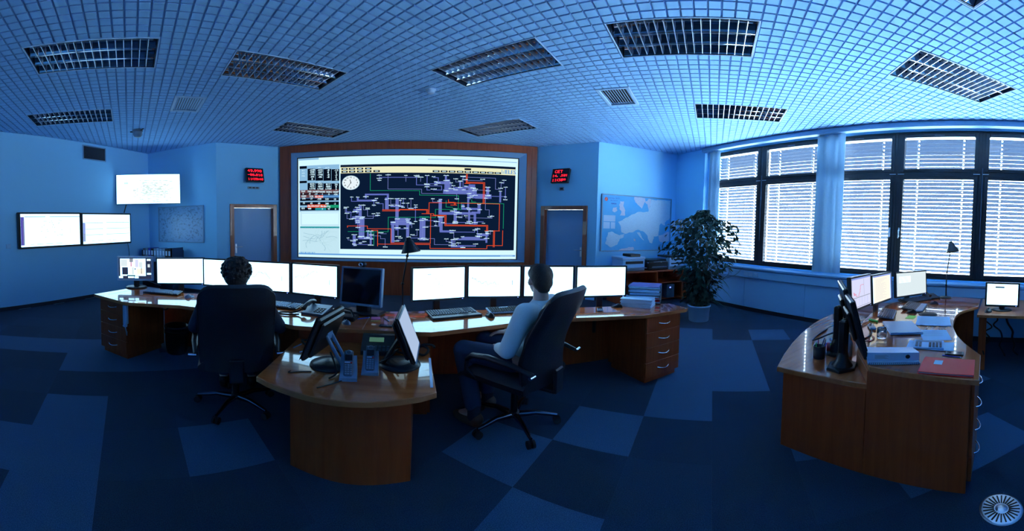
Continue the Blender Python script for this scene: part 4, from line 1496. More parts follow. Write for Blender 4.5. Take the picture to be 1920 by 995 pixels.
# ------------------------------------------------------------------ desks
ZT, ZS = .74, .61
desk = thing('control_desk', 'long curved cherry wood control desk facing the video wall', 'desk', (0, 0, 0))
fr_r = [(-.41, 2.600), (.082, 2.566), (.37, 2.665), (.665, 2.745), (.96, 2.785), (1.257, 2.782), (1.55, 2.715), (1.837, 2.634), (2.32, 2.632), (2.36, 2.66), (2.345, 2.93)]
bk_r = [(1.95, 3.03), (1.4, 3.15), (.9, 3.22), (.4, 3.22), (0, 3.13), (-.41, 3.11)]
fr_l = [(-.41, 2.600), (-.92, 2.566), (-1.2, 2.665), (-1.5, 2.735), (-1.8, 2.765), (-2.1, 2.74), (-2.36, 2.63), (-2.60, 2.52), (-3.177, 2.60), (-3.16, 3.09), (-3.08, 3.36), (-2.86, 3.36)]
bk_l = [(-2.72, 3.1), (-2.32, 3.32), (-1.75, 3.30), (-1.2, 3.24), (-.8, 3.12), (-.41, 3.11)]


def slab(name, poly, z0, z1, parent, top='cherry', edge='cherry_edge'):
    mb = MB()
    mb.prism(poly, z0, z1, 0, 1, .004)
    return mb.build(name, [top, edge], parent)


slab('worktop', fr_r + bk_r, ZT - .035, ZT, desk)
slab('worktop', (fr_l + bk_l)[::-1], ZT - .035, ZT, desk)
# lower rear shelf that carries the monitors
rs_r = [(-.41, 3.11), (0, 3.13), (.4, 3.22), (.9, 3.22), (1.4, 3.15), (1.95, 3.03), (2.33, 2.94), (2.30, 3.22), (1.9, 3.5), (1.2, 3.68), (.4, 3.72), (-.41, 3.62)]
rs_l = [(-.41, 3.11), (-.8, 3.12), (-1.2, 3.24), (-1.75, 3.30), (-2.32, 3.32), (-2.72, 3.12), (-2.9, 3.5), (-2.5, 3.78), (-1.75, 3.78), (-1.1, 3.7), (-.41, 3.62)]
slab('rear_shelf', rs_r, ZS - .03, ZS, desk)
slab('rear_shelf', rs_l[::-1], ZS - .03, ZS, desk)


def panel(parent, a, b, z0, z1, th=.022, m='cherry_panel', name='panel'):
    a, b = Vector(a), Vector(b)
    L = (b - a).length
    return MB().box(0, L, -th / 2, th / 2, z0, z1, 0, .002, T(a.x, a.y, 0, 0, 0, math.atan2(b.y - a.y, b.x - a.x))).build(name, [m], parent)


# upright lip between worktop and shelf, knee panels, centre block
for (a, b) in list(zip(bk_r[:-1], bk_r[1:])) + [(fr_r[-1], bk_r[0])]:
    panel(desk, a, b, ZS, ZT - .036, .018, 'cherry_edge', 'lip')
for (a, b) in list(zip(bk_l[:-1], bk_l[1:])):
    panel(desk, a, b, ZS, ZT - .036, .018, 'cherry_edge', 'lip')
panel(desk, (.07, 3.37), (2.02, 3.37), 0, ZS - .031, .022, 'cherry_panel', 'knee_panel')
panel(desk, (-2.80, 3.37), (-.91, 3.37), 0, ZS - .031, .022, 'cherry_panel', 'knee_panel')
panel(desk, (-.90, 2.645), (.06, 2.645), 0, ZT - .036, .022, 'cherry_panel', 'centre_panel')
panel(desk, (.07, 2.66), (.07, 3.36), 0, ZS - .031, .022, 'cherry_panel', 'side_panel')
panel(desk, (-.91, 2.66), (-.91, 3.36), 0, ZS - .031, .022, 'cherry_panel', 'side_panel')
MB().box(1.70, 1.73, 3.335, 3.357, .36, .60, 0, .003).build('cable_tray', ['black_plastic'], desk)


def handle_mb(w, out):
    pts = [(-w / 2 + w * i / 8, -out * math.sin(math.pi * i / 8) ** .7, -.012 * math.sin(math.pi * i / 8)) for i in range(9)]
    return MB().tube(pts, .005, 6)


def drawer_unit(label, x, y, rz, W, D, H=.70, n=4):
    o = thing('drawer_unit', label, 'drawer unit', (x, y, 0), rz)
    b = MB()
    b.box(-W / 2, W / 2, .022, D, .06, H, 0, .002)
    b.build('body', ['cherry_panel'], o)
    MB().box(-W / 2 + .02, W / 2 - .02, .03, D - .03, 0, .06).build('plinth', ['cherry_panel'], o)
    hh = (H - .06) / n
    for k in range(n):
        z0 = .06 + k * hh
        d = MB().box(-W / 2, W / 2, 0, .02, z0 + .002, z0 + hh - .003, 0, .002).build('drawer', ['cherry_panel'], o)
        h = handle_mb(.14, .03).build('handle', ['chrome'], d, (0, 0, z0 + hh * .55))
    return o


drawer_unit('four-drawer pedestal under the left end of the control desk', -2.905, 2.628, math.radians(-4), .43, .56)
drawer_unit('four-drawer pedestal under the right end of the control desk', 2.085, 2.662, math.radians(8), .43, .55)

# peninsula table in front
pen = thing('peninsula_table', 'low wooden table with a bowed front joined to the control desk', 'table', (-.41, 2.2, 0))
pp = [(.06, 2.632), (-.905, 2.632), (-.895, 1.87)] + [(-.895 + (.985) * i / 12, 1.865 - .13 * math.sin(math.pi * i / 12) ** .9 + .0 * i) for i in range(1, 12)] + [(.092, 1.876)]
pp = [(a + .41, b - 2.2) for a, b in pp]
slab('tabletop', pp, ZS - .035, ZS, pen)
ped = [(-.715, 2.56)] + [(-.715 + .675 * i / 10, 1.935 - .065 * math.sin(math.pi * i / 10)) for i in range(11)] + [(-.04, 2.56)]
MB().prism([(a + .41, b - 2.2) for a, b in ped], 0, ZS - .036, 0).build('pedestal', ['cherry_panel'], pen)
# clear plastic writing strip at the right edge of the tabletop
MB().box(.06, .075, 1.93, 2.36, ZS, ZS + .004).build('edge_strip', ['white_plastic'], pen, (.41, -2.2, 0))

# curved desk at the right
rd = thing('curved_desk', 'curved cherry wood desk with a lower outer shelf at the right', 'desk', (0, 0, 0))
mt = [(2.005, .725), (1.985, .10), (2.42, .12), (2.5, .165), (2.69, .262), (2.905, .344), (3.11, .395), (3.317, .422), (3.61, .436), (3.78, .415), (3.906, .374), (4.02, .32), (4.141, .256), (4.66, .265), (4.712, .527), (4.74, .933), (4.4, 1.09), (4.071, 1.188), (3.86, 1.225), (3.661, 1.24), (3.45, 1.235), (3.252, 1.212), (3.07, 1.18), (2.901, 1.135), (2.6, 1.035), (2.322, .929)]
slab('worktop', mt, ZT - .035, ZT, rd)
sh = [(2.02, .735), (2.322, .935), (2.6, 1.04), (2.901, 1.14), (3.07, 1.185), (3.252, 1.217), (3.45, 1.24), (3.661, 1.245), (3.86, 1.23), (4.071, 1.193), (4.4, 1.095), (4.74, .94), (4.78, 1.25), (4.5, 1.5), (4.15, 1.66), (3.8, 1.745), (3.4, 1.765), (3.03, 1.70), (2.75, 1.63), (2.466, 1.54), (2.2, 1.44), (1.965, 1.335)]
slab('outer_shelf', sh, ZS - .035, ZS, rd)
ins = [(2.02, .735), (2.322, .929), (2.6, 1.035), (2.901, 1.135), (3.252, 1.212), (3.661, 1.24), (4.071, 1.188), (4.4, 1.09), (4.74, .933)]
for a, b in zip(ins[:-1], ins[1:]):
    panel(rd, a, b, ZS, ZT - .036, .014, 'cherry_edge', 'lip')
panel(rd, (2.016, .742), (2.016, 1.31), 0, ZS - .036, .022, 'cherry_panel', 'end_panel')
panel(rd, (2.016, .15), (2.016, .740), 0, ZT - .036, .022, 'cherry_panel', 'end_panel')
back_curve = [(2.03, 1.31), (2.45, 1.47), (3.0, 1.63), (3.4, 1.70), (3.8, 1.68), (4.15, 1.6), (4.5, 1.45)]
for a, b in zip(back_curve[:-1], back_curve[1:]):
    panel(rd, a, b, .0, ZS - .036, .018, 'cherry_panel', 'back_panel')
panel(rd, (4.10, .30), (4.10, 1.15), 0, ZT - .036, .022, 'cherry_panel', 'support_panel')
du = drawer_unit('drawer pedestal with ring handles under the near end of the right desk', 2.245, .125, 0, .43, .52)
# side table along the windows
st = thing('side_table', 'narrow wooden side table with a small monitor at the far right', 'table', (4.35, -.45, 0))
MB().box(-.50, .52, -.85, .70, .665, .70, 0, .003).build('tabletop', ['cherry_edge'], st)
MB().box(-.44, -.415, .60, .68, 0, .664).build('leg', ['cherry_panel'], st)
MB().box(-.44, .45, -.85, -.83, 0, .664).build('end_panel', ['cherry_panel'], st)

# cabinet with printers in the back right corner
cb = thing('printer_cabinet', 'open wooden cabinet with printers on top behind the plant', 'cabinet', (4.12, 5.82, 0))
b = MB()
b.box(-.72, .74, -.33, .33, .685, .71, 0, .003)
b.box(-.72, -.70, -.31, .33, 0, .685)
b.box(.60, .72, -.31, .33, 0, .685)
b.box(-.70, .60, .31, .33, 0, .685)
b.box(-.01, .01, -.30, .31, .06, .685)
b.build('carcass', ['cherry_panel'], cb)
MB().box(-.70, .60, -.29, .31, .42, .438).build('shelf', ['cherry_panel'], cb)
MB().box(-.70, .60, -.29, .31, .06, .078).build('shelf', ['cherry_panel'], cb)
t = thing('computer_tower', 'small computer tower with a blue light inside the printer cabinet', 'computer', (4.45, 5.72, .08))
MB().box(-.09, .09, -.2, .2, 0, .30, 0, .006).build('case', ['grey_plastic'], t)
MB().box(-.03, -.005, -.204, -.199, .22, .245).build('power_light', ['led_blue'], t)

# bookcase with binders in the back left corner
bc = thing('bookcase', 'low dark bookcase with files in the back left corner', 'bookcase', (-4.98, 5.93, 0))
b = MB()
b.box(-.42, .42, .18, .2, 0, 1.02)
b.box(-.42, -.40, -.16, .18, 0, 1.02)
b.box(.40, .42, -.16, .18, 0, 1.09)
b.box(-.40, .40, -.16, .18, .72, .74)
b.box(-.40, .40, -.16, .18, .36, .38)
b.build('carcass', ['lamp_dark'], bc)
BC = ['grey_plastic', 'silver_plastic', 'blue_ink', 'black_plastic', 'silver_plastic', 'bezel_grey', 'bezel_grey', 'silver_plastic', 'black_plastic', 'black_plastic']
BL = ['first', 'second', 'third', 'fourth', 'fifth', 'sixth', 'seventh', 'eighth', 'ninth', 'tenth']
for i, c in enumerate(BC):
    bx = -5.36 + i * .077
    o = thing('ring_binder', 'ring binder in the back left bookcase, %s from the left wall' % BL[i], 'binder', (bx, 5.79, .741), 0, 'ring binders in the back left bookcase')
    hgt = .318 + .006 * (i % 3)
    MB().box(-.034, .034, 0, .28, 0, hgt, 0, .003).build('cover', [c], o)
    MB().box(-.022, .022, -.002, .001, .16, .27).build('spine_label', ['paper'], o)

# ------------------------------------------------------------------ monitors
def art_rows(seed, kind):
    def f(m, x0, x1, z0, z1):
        r = random.Random(seed)
        R4(m, x0, x1, z0, z1, 0.0, 1, 0.0, 1, 0)
        R4(m, x0, x1, z0, z1, .0, .02, 0, 1, 3, .0002)
        if kind == 'schema':
            for row, v in enumerate((.27, .46, .66, .83)):
                for c in range(11):
                    if r.random() < .72:
                        u = .06 + c * .082
                        for q in range(r.choice((1, 2, 2, 3))):
                            R4(m, x0, x1, z0, z1, u + q * .016, u + q * .016 + .007, v, v + r.uniform(.03, .06), 1, .0004)
            for k in range(9):
                R4(m, x0, x1, z0, z1, .72 + k * .018, .732 + k * .018, .12, .135, 1, .0004)
        elif kind == 'text':
            for k in range(14):
                R4(m, x0, x1, z0, z1, .05, .05 + r.uniform(.2, .8), .08 + k * .063, .09 + k * .063, 1, .0004)
        elif kind == 'trend':
            R4(m, x0, x1, z0, z1, .04, .96, .1, .112, 2, .0004)
            v = .4
            for k in range(40):
                v2 = min(.6, max(.2, v + r.gauss(0, .03)))
                R4(m, x0, x1, z0, z1, .06 + k * .013, .072 + k * .013, min(v, v2), max(v, v2) + .012, 1, .0004)
                v = v2
            R4(m, x0, x1, z0, z1, .84, .852, .46, .62, 4, .0005)
            for k in range(7):
                R4(m, x0, x1, z0, z1, .28 + k * .04, .30 + k * .04, .63 + .004 * k, .645 + .004 * k, 1, .0004)
            R4(m, x0, x1, z0, z1, .83, .97, .68, .69, 1, .0004)
        elif kind == 'blank':
            R4(m, x0, x1, z0, z1, .2, .95, .19, .197, 2, .0004)
            R4(m, x0, x1, z0, z1, .27, .34, .18, .21, 1, .0005)
            for k in range(24):
                u, v = r.gauss(.45, .07), r.gauss(.5, .09)
                R4(m, x0, x1, z0, z1, u, u + .02, v, v + .02, 5, .0004)
        return ['screen_paper', 'screen_faint', 'screen_faint', 'screen_white', 'screen_mark', 'screen_teal']
    return f


def monitor(label, a, b, zc, H, art=None, tilt=0.0, base_z=ZS, bw=.017, case='black_plastic', screen='screen_white', depth=.04, group='desk monitors', stand=True, name='monitor', base_back=.06, led=True):
    a, b = Vector(a), Vector(b)
    W = (b - a).length
    c = (a + b) / 2
    rz = math.atan2(b.y - a.y, b.x - a.x)
    o = thing(name, label, 'monitor', (c.x, c.y, base_z), rz, group)
    zc -= base_z
    M = T(0, 0, zc, tilt, 0, 0)
    w, h = W / 2, H / 2
    k = MB().box(-w - bw, w + bw, 0, depth, -h - bw * 1.3, h + bw, 0, .006, M)
    k.box(-w * .6, w * .6, depth, depth + .022, -h * .6, h * .6, 0, .01, M)
    k.build('case', [case], o)
    f = MB()
    bevel_frame(f, (-w - bw + .002, w + bw - .002, -h - bw * 1.3 + .002, h + bw - .002), (-w, w, -h, h), -.0045, -.001)
    bevel_frame(f, (-w - bw, w + bw, -h - bw * 1.3, h + bw), (-w - bw + .002, w + bw - .002, -h - bw * 1.3 + .002, h + bw - .002), .004, -.0045)
    f2 = MB(); f2.add([M @ Vector(p) for p in f.v], f.f, 0)
    f2.build('bezel', [case], o)
    s = MB().box(-w, w, -.0012, .004, -h, h, 0, 0, M).build('screen', [screen], o)
    if art:
        m = MB()
        mats = art(m, -w, w, -h, h)
        M2 = M @ T(0, -YF - .0016, 0)
        m2 = MB(); m2.v = [tuple(M2 @ Vector(p)) for p in m.v]; m2.f, m2.m, m2.s = m.f, m.m, m.s
        tag(m2.build('screen_image', mats, s), kind='stuff')
    if led:
        MB().box(w - .02, w - .012, -.0055, -.004, -h - bw * .9, -h - bw * .6, 0, 0, M).build('power_light', ['led_blue_small'], o)
    if stand:
        st_ = MB()
        st_.box(-.03, .03, depth + .01, depth + .05, .012, max(zc, .05), 0, .006)
        st_.build('stand', [case], o)
        MB().lathe([(0, 0), (.115, 0), (.115, .008), (.1, .014), (0, .016)], 28, 0, (0, base_back, 0)).build('base', [case], o)
    return o


MONS = [('monitor with rows of small symbols, leftmost large screen behind the left operator', (-2.748, 3.187), (-2.30, 3.46), 'schema'),
        ('bright monitor left of the curly haired operator\'s head', (-2.255, 3.405), (-1.765, 3.405), 'text'),
        ('bright monitor right of the curly haired operator\'s head', (-1.715, 3.375), (-1.243, 3.345), 'trend'),
        ('bright monitor left of the switched-off silver monitor', (-1.205, 3.352), (-.745, 3.235), 'trend'),
        ('bright monitor right of the desk lamp behind the keyboard with palm rest', (-.062, 3.199), (.400, 3.345), 'blank'),
        ('bright monitor between the lamp and the short haired operator', (.445, 3.375), (.922, 3.335), 'trend'),
        ('bright monitor right behind the short haired operator\'s head', (.963, 3.325), (1.416, 3.235), 'text'),
        ('rightmost bright monitor of the control desk beside the paper stacks', (1.448, 3.20), (1.911, 3.09), 'schema')]
for i, (lab, a, b, kd) in enumerate(MONS):
    monitor(lab, a, b, 1.018, .325, art_rows(20 + i, kd), group='bright monitors along the control desk')


def art_cctv(m, x0, x1, z0, z1):
    R4(m, x0, x1, z0, z1, 0, 1, 0, 1, 1)
    R4(m, x0, x1, z0, z1, .04, .82, .04, .86, 0, .0003)
    for (u0, u1, v0, v1, c) in [(.1, .28, .42, .8, 1), (.06, .26, .08, .4, 2), (.33, .44, .04, .2, 3), (.4, .46, .45, .8, 2), (.36, .40, .2, .42, 5), (.5, .6, .08, .45, 6), (.62, .72, .2, .45, 2), (.55, .78, .5, .78, 4), (.1, .3, .42, .45, 0), (.82, .835, .05, .85, 1),
                                (.86, .97, .06, .14, 0), (.88, .95, .3, .45, 2), (.87, .96, .55, .7, 1), (.86, .98, .72, .8, 0), (.0, .12, .88, .97, 0), (.28, .46, .88, .96, 0), (.48, .6, .88, .97, 0), (.25, .5, .82, .86, 1), (.48, .52, .5, .56, 1), (.68, .7, .45, .75, 1)]:
        R4(m, x0, x1, z0, z1, u0, u1, v0, v1, c, .0005)
    return ['screen_white', 'screen_dark', 'screen_teal', 'screen_mark', 'screen_warm', 'screen_pink', 'screen_lilac']


cc = monitor('small silver framed surveillance monitor at the left end of the control desk', (-3.265, 3.075), (-2.935, 3.30), 1.025, .30, art_cctv, base_z=ZT, bw=.022, case='white_plastic', group=None, stand=False, led=False)
MB().tube([(0, .09, .02), (0, .09, .22)], .035, 16).build('stand', ['black_plastic'], cc)
MB().lathe([(0, 0), (.13, 0), (.13, .012), (.115, .02), (0, .022)], 28, 0, (0, .06, 0)).build('base', ['black_plastic'], cc)
MB().tube([(.02, .08, .16), (.12, .1, .1), (.3, .05, .03)], .005, 6).build('cable', ['grey_plastic'], cc)

# switched-off silver monitor with a webcam on top
om = monitor('switched-off monitor with a silver frame and a webcam', (-.655, 3.07), (-.325, 2.965), 1.025, .335, None, tilt=math.radians(-6), base_z=ZT, bw=.018, case='silver_plastic', screen='screen_off', group=None, stand=False, led=False)
MB().box(-.06, .06, .02, .09, .02, .2, 0, .01).build('stand', ['black_plastic'], om)
MB().box(-.17, .17, -.04, .14, 0, .03, 0, .012).build('base', ['black_plastic'], om)
t = thing('webcam', 'small round black webcam on top of the switched-off monitor', 'webcam', (-.475, 3.02, 1.225), math.radians(-18))
MB().ellipsoid((0, .0, .018), (.034, .03, .028)).build('body', ['black_plastic'], t)
MB().lathe([(.012, 0), (.018, .004), (.018, .01), (.013, .012)], 18, 0, M=T(0, -.03, .018, math.radians(90), 0, 0)).build('lens_ring', ['silver'], t)
MB().box(-.02, .02, -.01, .02, -.012, 0).build('clip', ['black_matte'], t)


# peninsula monitors: touch screens on slanted stands, seen from the side
def slant_monitor(label, c, dirn, tilt, bright, group):
    """c = centre of the panel, dirn = unit vector the screen faces (plan)"""
    rz = math.atan2(dirn[1], dirn[0]) + math.pi / 2
    o = thing('touch_monitor', label, 'monitor', (c[0], c[1], ZS), rz, group)
    M = T(0, 0, c[2] - ZS, -tilt, 0, 0)
    w, h = .19, .165
    k = MB().box(-w, w, 0, .03, -h, h, 0, .012, M)
    k.box(-w + .02, w - .02, .03, .055, -h + .03, h - .03, 0, .012, M)
    k.build('case', ['black_plastic'], o)
    f = MB()
    bevel_frame(f, (-w, w, -h, h), (-w + .018, w - .018, -h + .018, h - .018), -.001, .001)
    f2 = MB(); f2.add([M @ Vector(p) for p in f.v], f.f, 0)
    f2.build('bezel', ['silver_plastic' if bright else 'black_plastic'], o)
    MB().box(-w + .018, w - .018, -.0016, 0, -h + .018, h - .018, 0, 0, M).build('screen', ['screen_touch' if bright else 'screen_off'], o)
    st_ = MB()
    for s in (-1, 1):
        st_.tube([(s * .035, .05, c[2] - ZS - .02), (s * .035, .16, .012)], .012, 8)
    st_.box(-.04, .04, .045, .06, c[2] - ZS - .05, c[2] - ZS + .02, 0, .004)
    st_.build('stand', ['silver_plastic' if not bright else 'black_plastic'], o)
    MB().lathe([(0, 0), (.13, 0), (.125, .012), (.06, .024), (0, .026)], 28, 0, (0, .06, 0)).build('base', ['black_plastic'], o)
    MB().tube(flow([(.02, .07, .1), (.08, .12, .06), (.14, .16, .02), (.2, .14, .006)]), .006, 6).build('cable', ['black_matte'], o)
    MB().tube(flow([(-.02, .07, .12), (-.05, .14, .05), (.0, .2, .01), (.12, .24, .006)]), .006, 6).build('cable', ['black_matte'], o)
    return o


slant_monitor('dark touch monitor on the peninsula table seen from behind, facing left', (-.60, 2.19, .85), (-.985, .17), math.radians(20), False, 'touch monitors on the peninsula table')
slant_monitor('touch monitor on the peninsula table with its lit screen facing right', (-.06, 2.25, .85), (.998, -.05), math.radians(19), True, 'touch monitors on the peninsula table')


# ------------------------------------------------------------------ keyboards and mice
def keyboard(label, c, rz, z, W=.43, D=.15, rest=False, case='black_plastic', keys='key_cap', group='computer keyboards', curve=False):
    o = thing('keyboard', label, 'keyboard', (c[0], c[1], z), rz, group)
    tl = math.radians(7)
    M = T(0, 0, .004, tl, 0, 0)
    MB().box(-W / 2, W / 2, 0, D, 0, .016, 0, .005, M).build('case', [case], o)
    MB().box(-W / 2 + .02, W / 2 - .02, D * .8, D * .9, -.016, .0, 0, .002, M).build('foot', [case], o)
    if rest:
        MB().box(-W / 2 - .005, W / 2 + .005, -.075, .004, 0, .020, 0, .008).build('palm_rest', [case if rest == 1 else 'silver_plastic'], o)
    rows = 6
    km = MB()
    for r in range(rows):
        n = 19 if r else 17
        p = (W - .03) / n
        for k in range(n):
            if k in (14,) or (r and r == 5 and k in (5, 6, 7, 8)):
                continue
            x = -W / 2 + .015 + (k + .5) * p
            y = .012 + r * (D - .024) / rows + .5 * (D - .024) / rows
            hw, hd = p * .42, (D - .024) / rows * .40
            b = [(-hw, -hd, 0), (hw, -hd, 0), (hw, hd, 0), (-hw, hd, 0), (-hw * .75, -hd * .7, .007), (hw * .75, -hd * .7, .007), (hw * .75, hd * .75, .007), (-hw * .75, hd * .75, .007)]
            km.add(b, [(0, 1, 5, 4), (1, 2, 6, 5), (2, 3, 7, 6), (3, 0, 4, 7), (4, 5, 6, 7)], 0, False, M @ Matrix.Translation((x, y, .016)))
    tag(km.build('keys', [keys], o), kind='stuff')
    return o


def mouse(label, c, rz, z, m='black_plastic', s=1.0):
    o = thing('mouse', label, 'mouse', (c[0], c[1], z), rz, 'computer mice')

    def fn(u, v):
        th = 2 * math.pi * u
        ph = v * math.pi / 2
        return (.031 * s * math.cos(th) * math.cos(ph), .056 * s * math.sin(th) * math.cos(ph), .036 * s * math.sin(ph) * (1 - .25 * math.sin(th)))
    MB().grid(fn, 20, 8).build('body', [m], o)
    MB().box(-.004, .004, .02 * s, .042 * s, .026 * s, .034 * s, 0, .002).build('scroll_wheel', ['grey_plastic'], o)
    return o


keyboard('light keyed keyboard in front of the leftmost large monitor', (-2.60, 3.045), math.radians(12), ZT, keys='silver_plastic')
keyboard('light keyed keyboard partly hidden right of the curly haired operator\'s chair', (-1.27, 3.06), math.radians(-10), ZT, keys='silver_plastic')
keyboard('black keyboard with a wide palm rest in front of the lamp side monitor', (.29, 3.02), math.radians(17), ZT, rest=1, W=.43)
keyboard('slim keyboard beside the mouse left of the short haired operator', (.80, 3.065), math.radians(6), ZT, keys='black_matte', case='silver_plastic')
mouse('mouse right of the keyboard with palm rest', (.575, 2.985), math.radians(25), ZT)
mouse('mouse between the mobile phone and the paper stack', (1.785, 3.02), math.radians(60), ZT)
mouse('pale mouse between the left keyboard and the left chair', (-2.24, 3.10), math.radians(-30), ZT, 'silver_plastic')

# ------------------------------------------------------------------ things on the control desk
# desk telephone with a lifted style handset and coiled cord
t = thing('desk_phone', 'black desk telephone with a coiled cord left of the switched-off monitor', 'telephone', (-.86, 3.0, ZT), math.radians(-12))
MB().add([(-.10, -.10, 0), (.10, -.10, 0), (.10, .10, 0), (-.10, .10, 0), (-.10, -.10, .02), (.10, -.10, .02), (.10, .10, .065), (-.10, .10, .065)],
         [(0, 3, 2, 1), (4, 5, 6, 7), (0, 1, 5, 4), (1, 2, 6, 5), (2, 3, 7, 6), (3, 0, 4, 7)], 0).build('body', ['grey_plastic'], t)
h = MB().tube([(-.085, -.09, .055), (-.083, -.03, .09), (-.083, .04, .105), (-.085, .10, .085)], [.024, .016, .016, .026], 10)
h.build('handset', ['black_plastic'], t)
kp = MB()
for r in range(4):
    for c in range(3):
        kp.box(.0 + c * .028, .02 + c * .028, -.07 + r * .026, -.052 + r * .026, .024 + .0045 * r * 1.3, .034 + .0045 * r * 1.3, 0, .002)
kp.build('keypad', ['black_plastic'], t)
cp = flow([(-.09, -.09, .05), (-.15, -.12, .018), (-.22, -.14, .012), (-.27, -.17, .012), (-.25, -.21, .012), (-.17, -.20, .012), (-.09, -.15, .012)], 6)
MB().tube(cp, .008, 7).build('coiled_cord', ['black_matte'], t)
# black box below the switched-off monitor
t = thing('docking_box', 'black electronic box in front of the switched-off monitor', 'device', (-.60, 2.86, ZT), math.radians(-10))
MB().box(-.11, .11, -.06, .06, 0, .04, 0, .01).build('body', ['black_plastic'], t)
MB().tube([(-.07, .02, .045), (-.02, .05, .09), (.05, .03, .08), (.09, -.02, .04)], .009, 8).build('handset', ['black_plastic'], t)
MB().box(-.09, .0, -.0615, -.0595, .012, .028).build('button_strip', ['grey_plastic'], t)
mouse('small grey mouse right of the left touch monitor', (-.555, 2.73), math.radians(40), ZT, 'grey_plastic', .9)
t = thing('sticky_notes', 'block of pink and orange sticky notes at the middle of the control desk', 'sticky notes', (-.345, 2.865, ZT), math.radians(4))
MB().box(-.036, .036, -.036, .036, 0, .012).build('lower_pad', ['yellow_paper'], t)
MB().box(-.036, .036, -.036, .036, .012, .022, 0, 0, T(0, 0, 0, 0, 0, .04)).build('upper_pad', ['pink_paper'], t)


def pen_(label, a, b, z, m, tip='silver', r=.0045, group='loose pens'):
    a, b = Vector((*a, z + r)), Vector((*b, z + r))
    d = b - a
    o = thing('pen', label, 'pen', a, 0, group)
    MB().tube([(0, 0, 0), d * .88], r, 8).build('barrel', [m], o)
    MB().tube([d * .88, d], [r, .0012], 8).build('tip', [tip], o)
    return o


pen_('silver pen right of the sticky notes', (-.285, 2.93), (-.235, 2.83), ZT, 'silver_plastic')
pen_('dark blue pen left of the sticky notes', (-.49, 2.87), (-.40, 2.93), ZT, 'blue_ink')
t = thing('mobile_phone', 'dark mobile phone at the front edge of the control desk', 'mobile phone', (-.25, 2.70, ZT), math.radians(-6))
MB().box(-.052, .052, -.022, .022, 0, .012, 0, .005).build('body', ['black_plastic'], t)
MB().box(-.045, .018, -.018, .018, .0121, .0126).build('display', ['screen_off'], t)
t = thing('mobile_phone', 'silver keypad mobile phone right of the short haired operator\'s chair', 'mobile phone', (1.575, 2.96, ZT), math.radians(-25))
MB().box(-.028, .028, -.06, .06, 0, .018, 0, .006).build('body', ['silver_plastic'], t)
kp = MB()
for r in range(4):
    for c in range(3):
        kp.box(-.02 + c * .0145, -.009 + c * .0145, -.05 + r * .012, -.042 + r * .012, .018, .0205)
kp.build('keypad', ['black_matte'], t)
MB().box(-.022, .022, .005, .05, .018, .0186).build('display', ['screen_off'], t)

# paper stacks at the right end
t = thing('paper_stack', 'tall stack of white paper at the right end of the control desk', 'paper stack', (2.015, 3.00, ZT), math.radians(-48))
rp = random.Random(8)
zz = 0
for k in range(11):
    th = rp.uniform(.006, .012)
    MB().box(-.15, .15, -.105, .105, zz, zz + th - .001, 0, .001, T(rp.gauss(0, .004), rp.gauss(0, .004), 0, 0, 0, rp.gauss(0, .03))).build('sheaf', ['paper'], t)
    zz += th
t = thing('document_tray_stack', 'stack of overfull document trays and folders at the right desk end', 'document trays', (2.185, 3.13, ZT), math.radians(-40))
for k in range(5):
    z0 = .01 + k * .042
    MB().box(-.165, .165, -.12, .12, z0, z0 + .003).box(-.165, -.161, -.12, .12, z0, z0 + .03).box(.161, .165, -.12, .12, z0, z0 + .03).box(-.165, .165, .116, .12, z0, z0 + .03).build('tray', ['grey_plastic'], t)
    cols = ['paper', 'purple_card', 'red_card', 'paper', 'paper']
    z1 = z0 + .004
    for q in range(3):
        MB().box(-.155, .155, -.13, .11, z1, z1 + .009, 0, .002, T(rp.gauss(0, .006), rp.gauss(0, .01), 0, rp.gauss(0, .012), 0, rp.gauss(0, .05))).build('sheaf', [cols[(k + q) % 5] if q else 'paper'], t)
        z1 += .0105

# desk lamp behind the control desk
def desk_lamp(label, base, zb, pts, shade_c, tilt, group='tall desk lamps'):
    o = thing('desk_lamp', label, 'lamp', (base[0], base[1], zb), 0, group)
    MB().lathe([(0, 0), (.075, 0), (.07, .014), (.02, .024), (.012, .03), (0, .03)], 24).build('base', ['black_plastic'], o)
    loc = [Vector(p) - Vector((base[0], base[1], zb)) for p in pts]
    MB().tube(loc, .007, 8).build('pole', ['black_plastic'], o)
    for p in loc[1:-1]:
        MB().ellipsoid(p, (.014, .014, .016), None, 10, 8).build('joint', ['black_plastic'], o)
    c = Vector(shade_c) - Vector((base[0], base[1], zb))
    M = T(c.x, c.y, c.z, tilt[0], tilt[1], 0)
    MB().lathe([(.028, .085), (.036, .08), (.05, .04), (.085, -.035), (.088, -.045), (.083, -.043), (.046, .035), (.03, .07)], 28, 0, M=M).build('shade', ['black_plastic'], o)
    MB().lathe([(0, .115), (.02, .115), (.026, .09), (.03, .08)], 16, 0, M=M).build('shade_cap', ['black_plastic'], o)
    MB().ellipsoid((0, 0, .0), (.026, .026, .034), None, 12, 8, M=M).build('bulb', ['white_plastic'], o)
    return o


desk_lamp('black desk lamp in front of the video wall between two monitors', (-.155, 3.33), ZS, [(-.155, 3.33, ZS + .02), (-.16, 3.33, 1.0), (-.12, 3.33, 1.30), (-.10, 3.33, 1.41)], (-.095, 3.325, 1.385), (0, math.radians(-10)))
desk_lamp('black desk lamp on the right desk in front of the window', (4.62, .70), ZT, [(4.62, .70, ZT + .02), (4.60, .70, .93), (4.61, .70, 1.12), (4.60, .66, 1.51)], (4.60, .645, 1.47), (math.radians(-14), math.radians(8)))

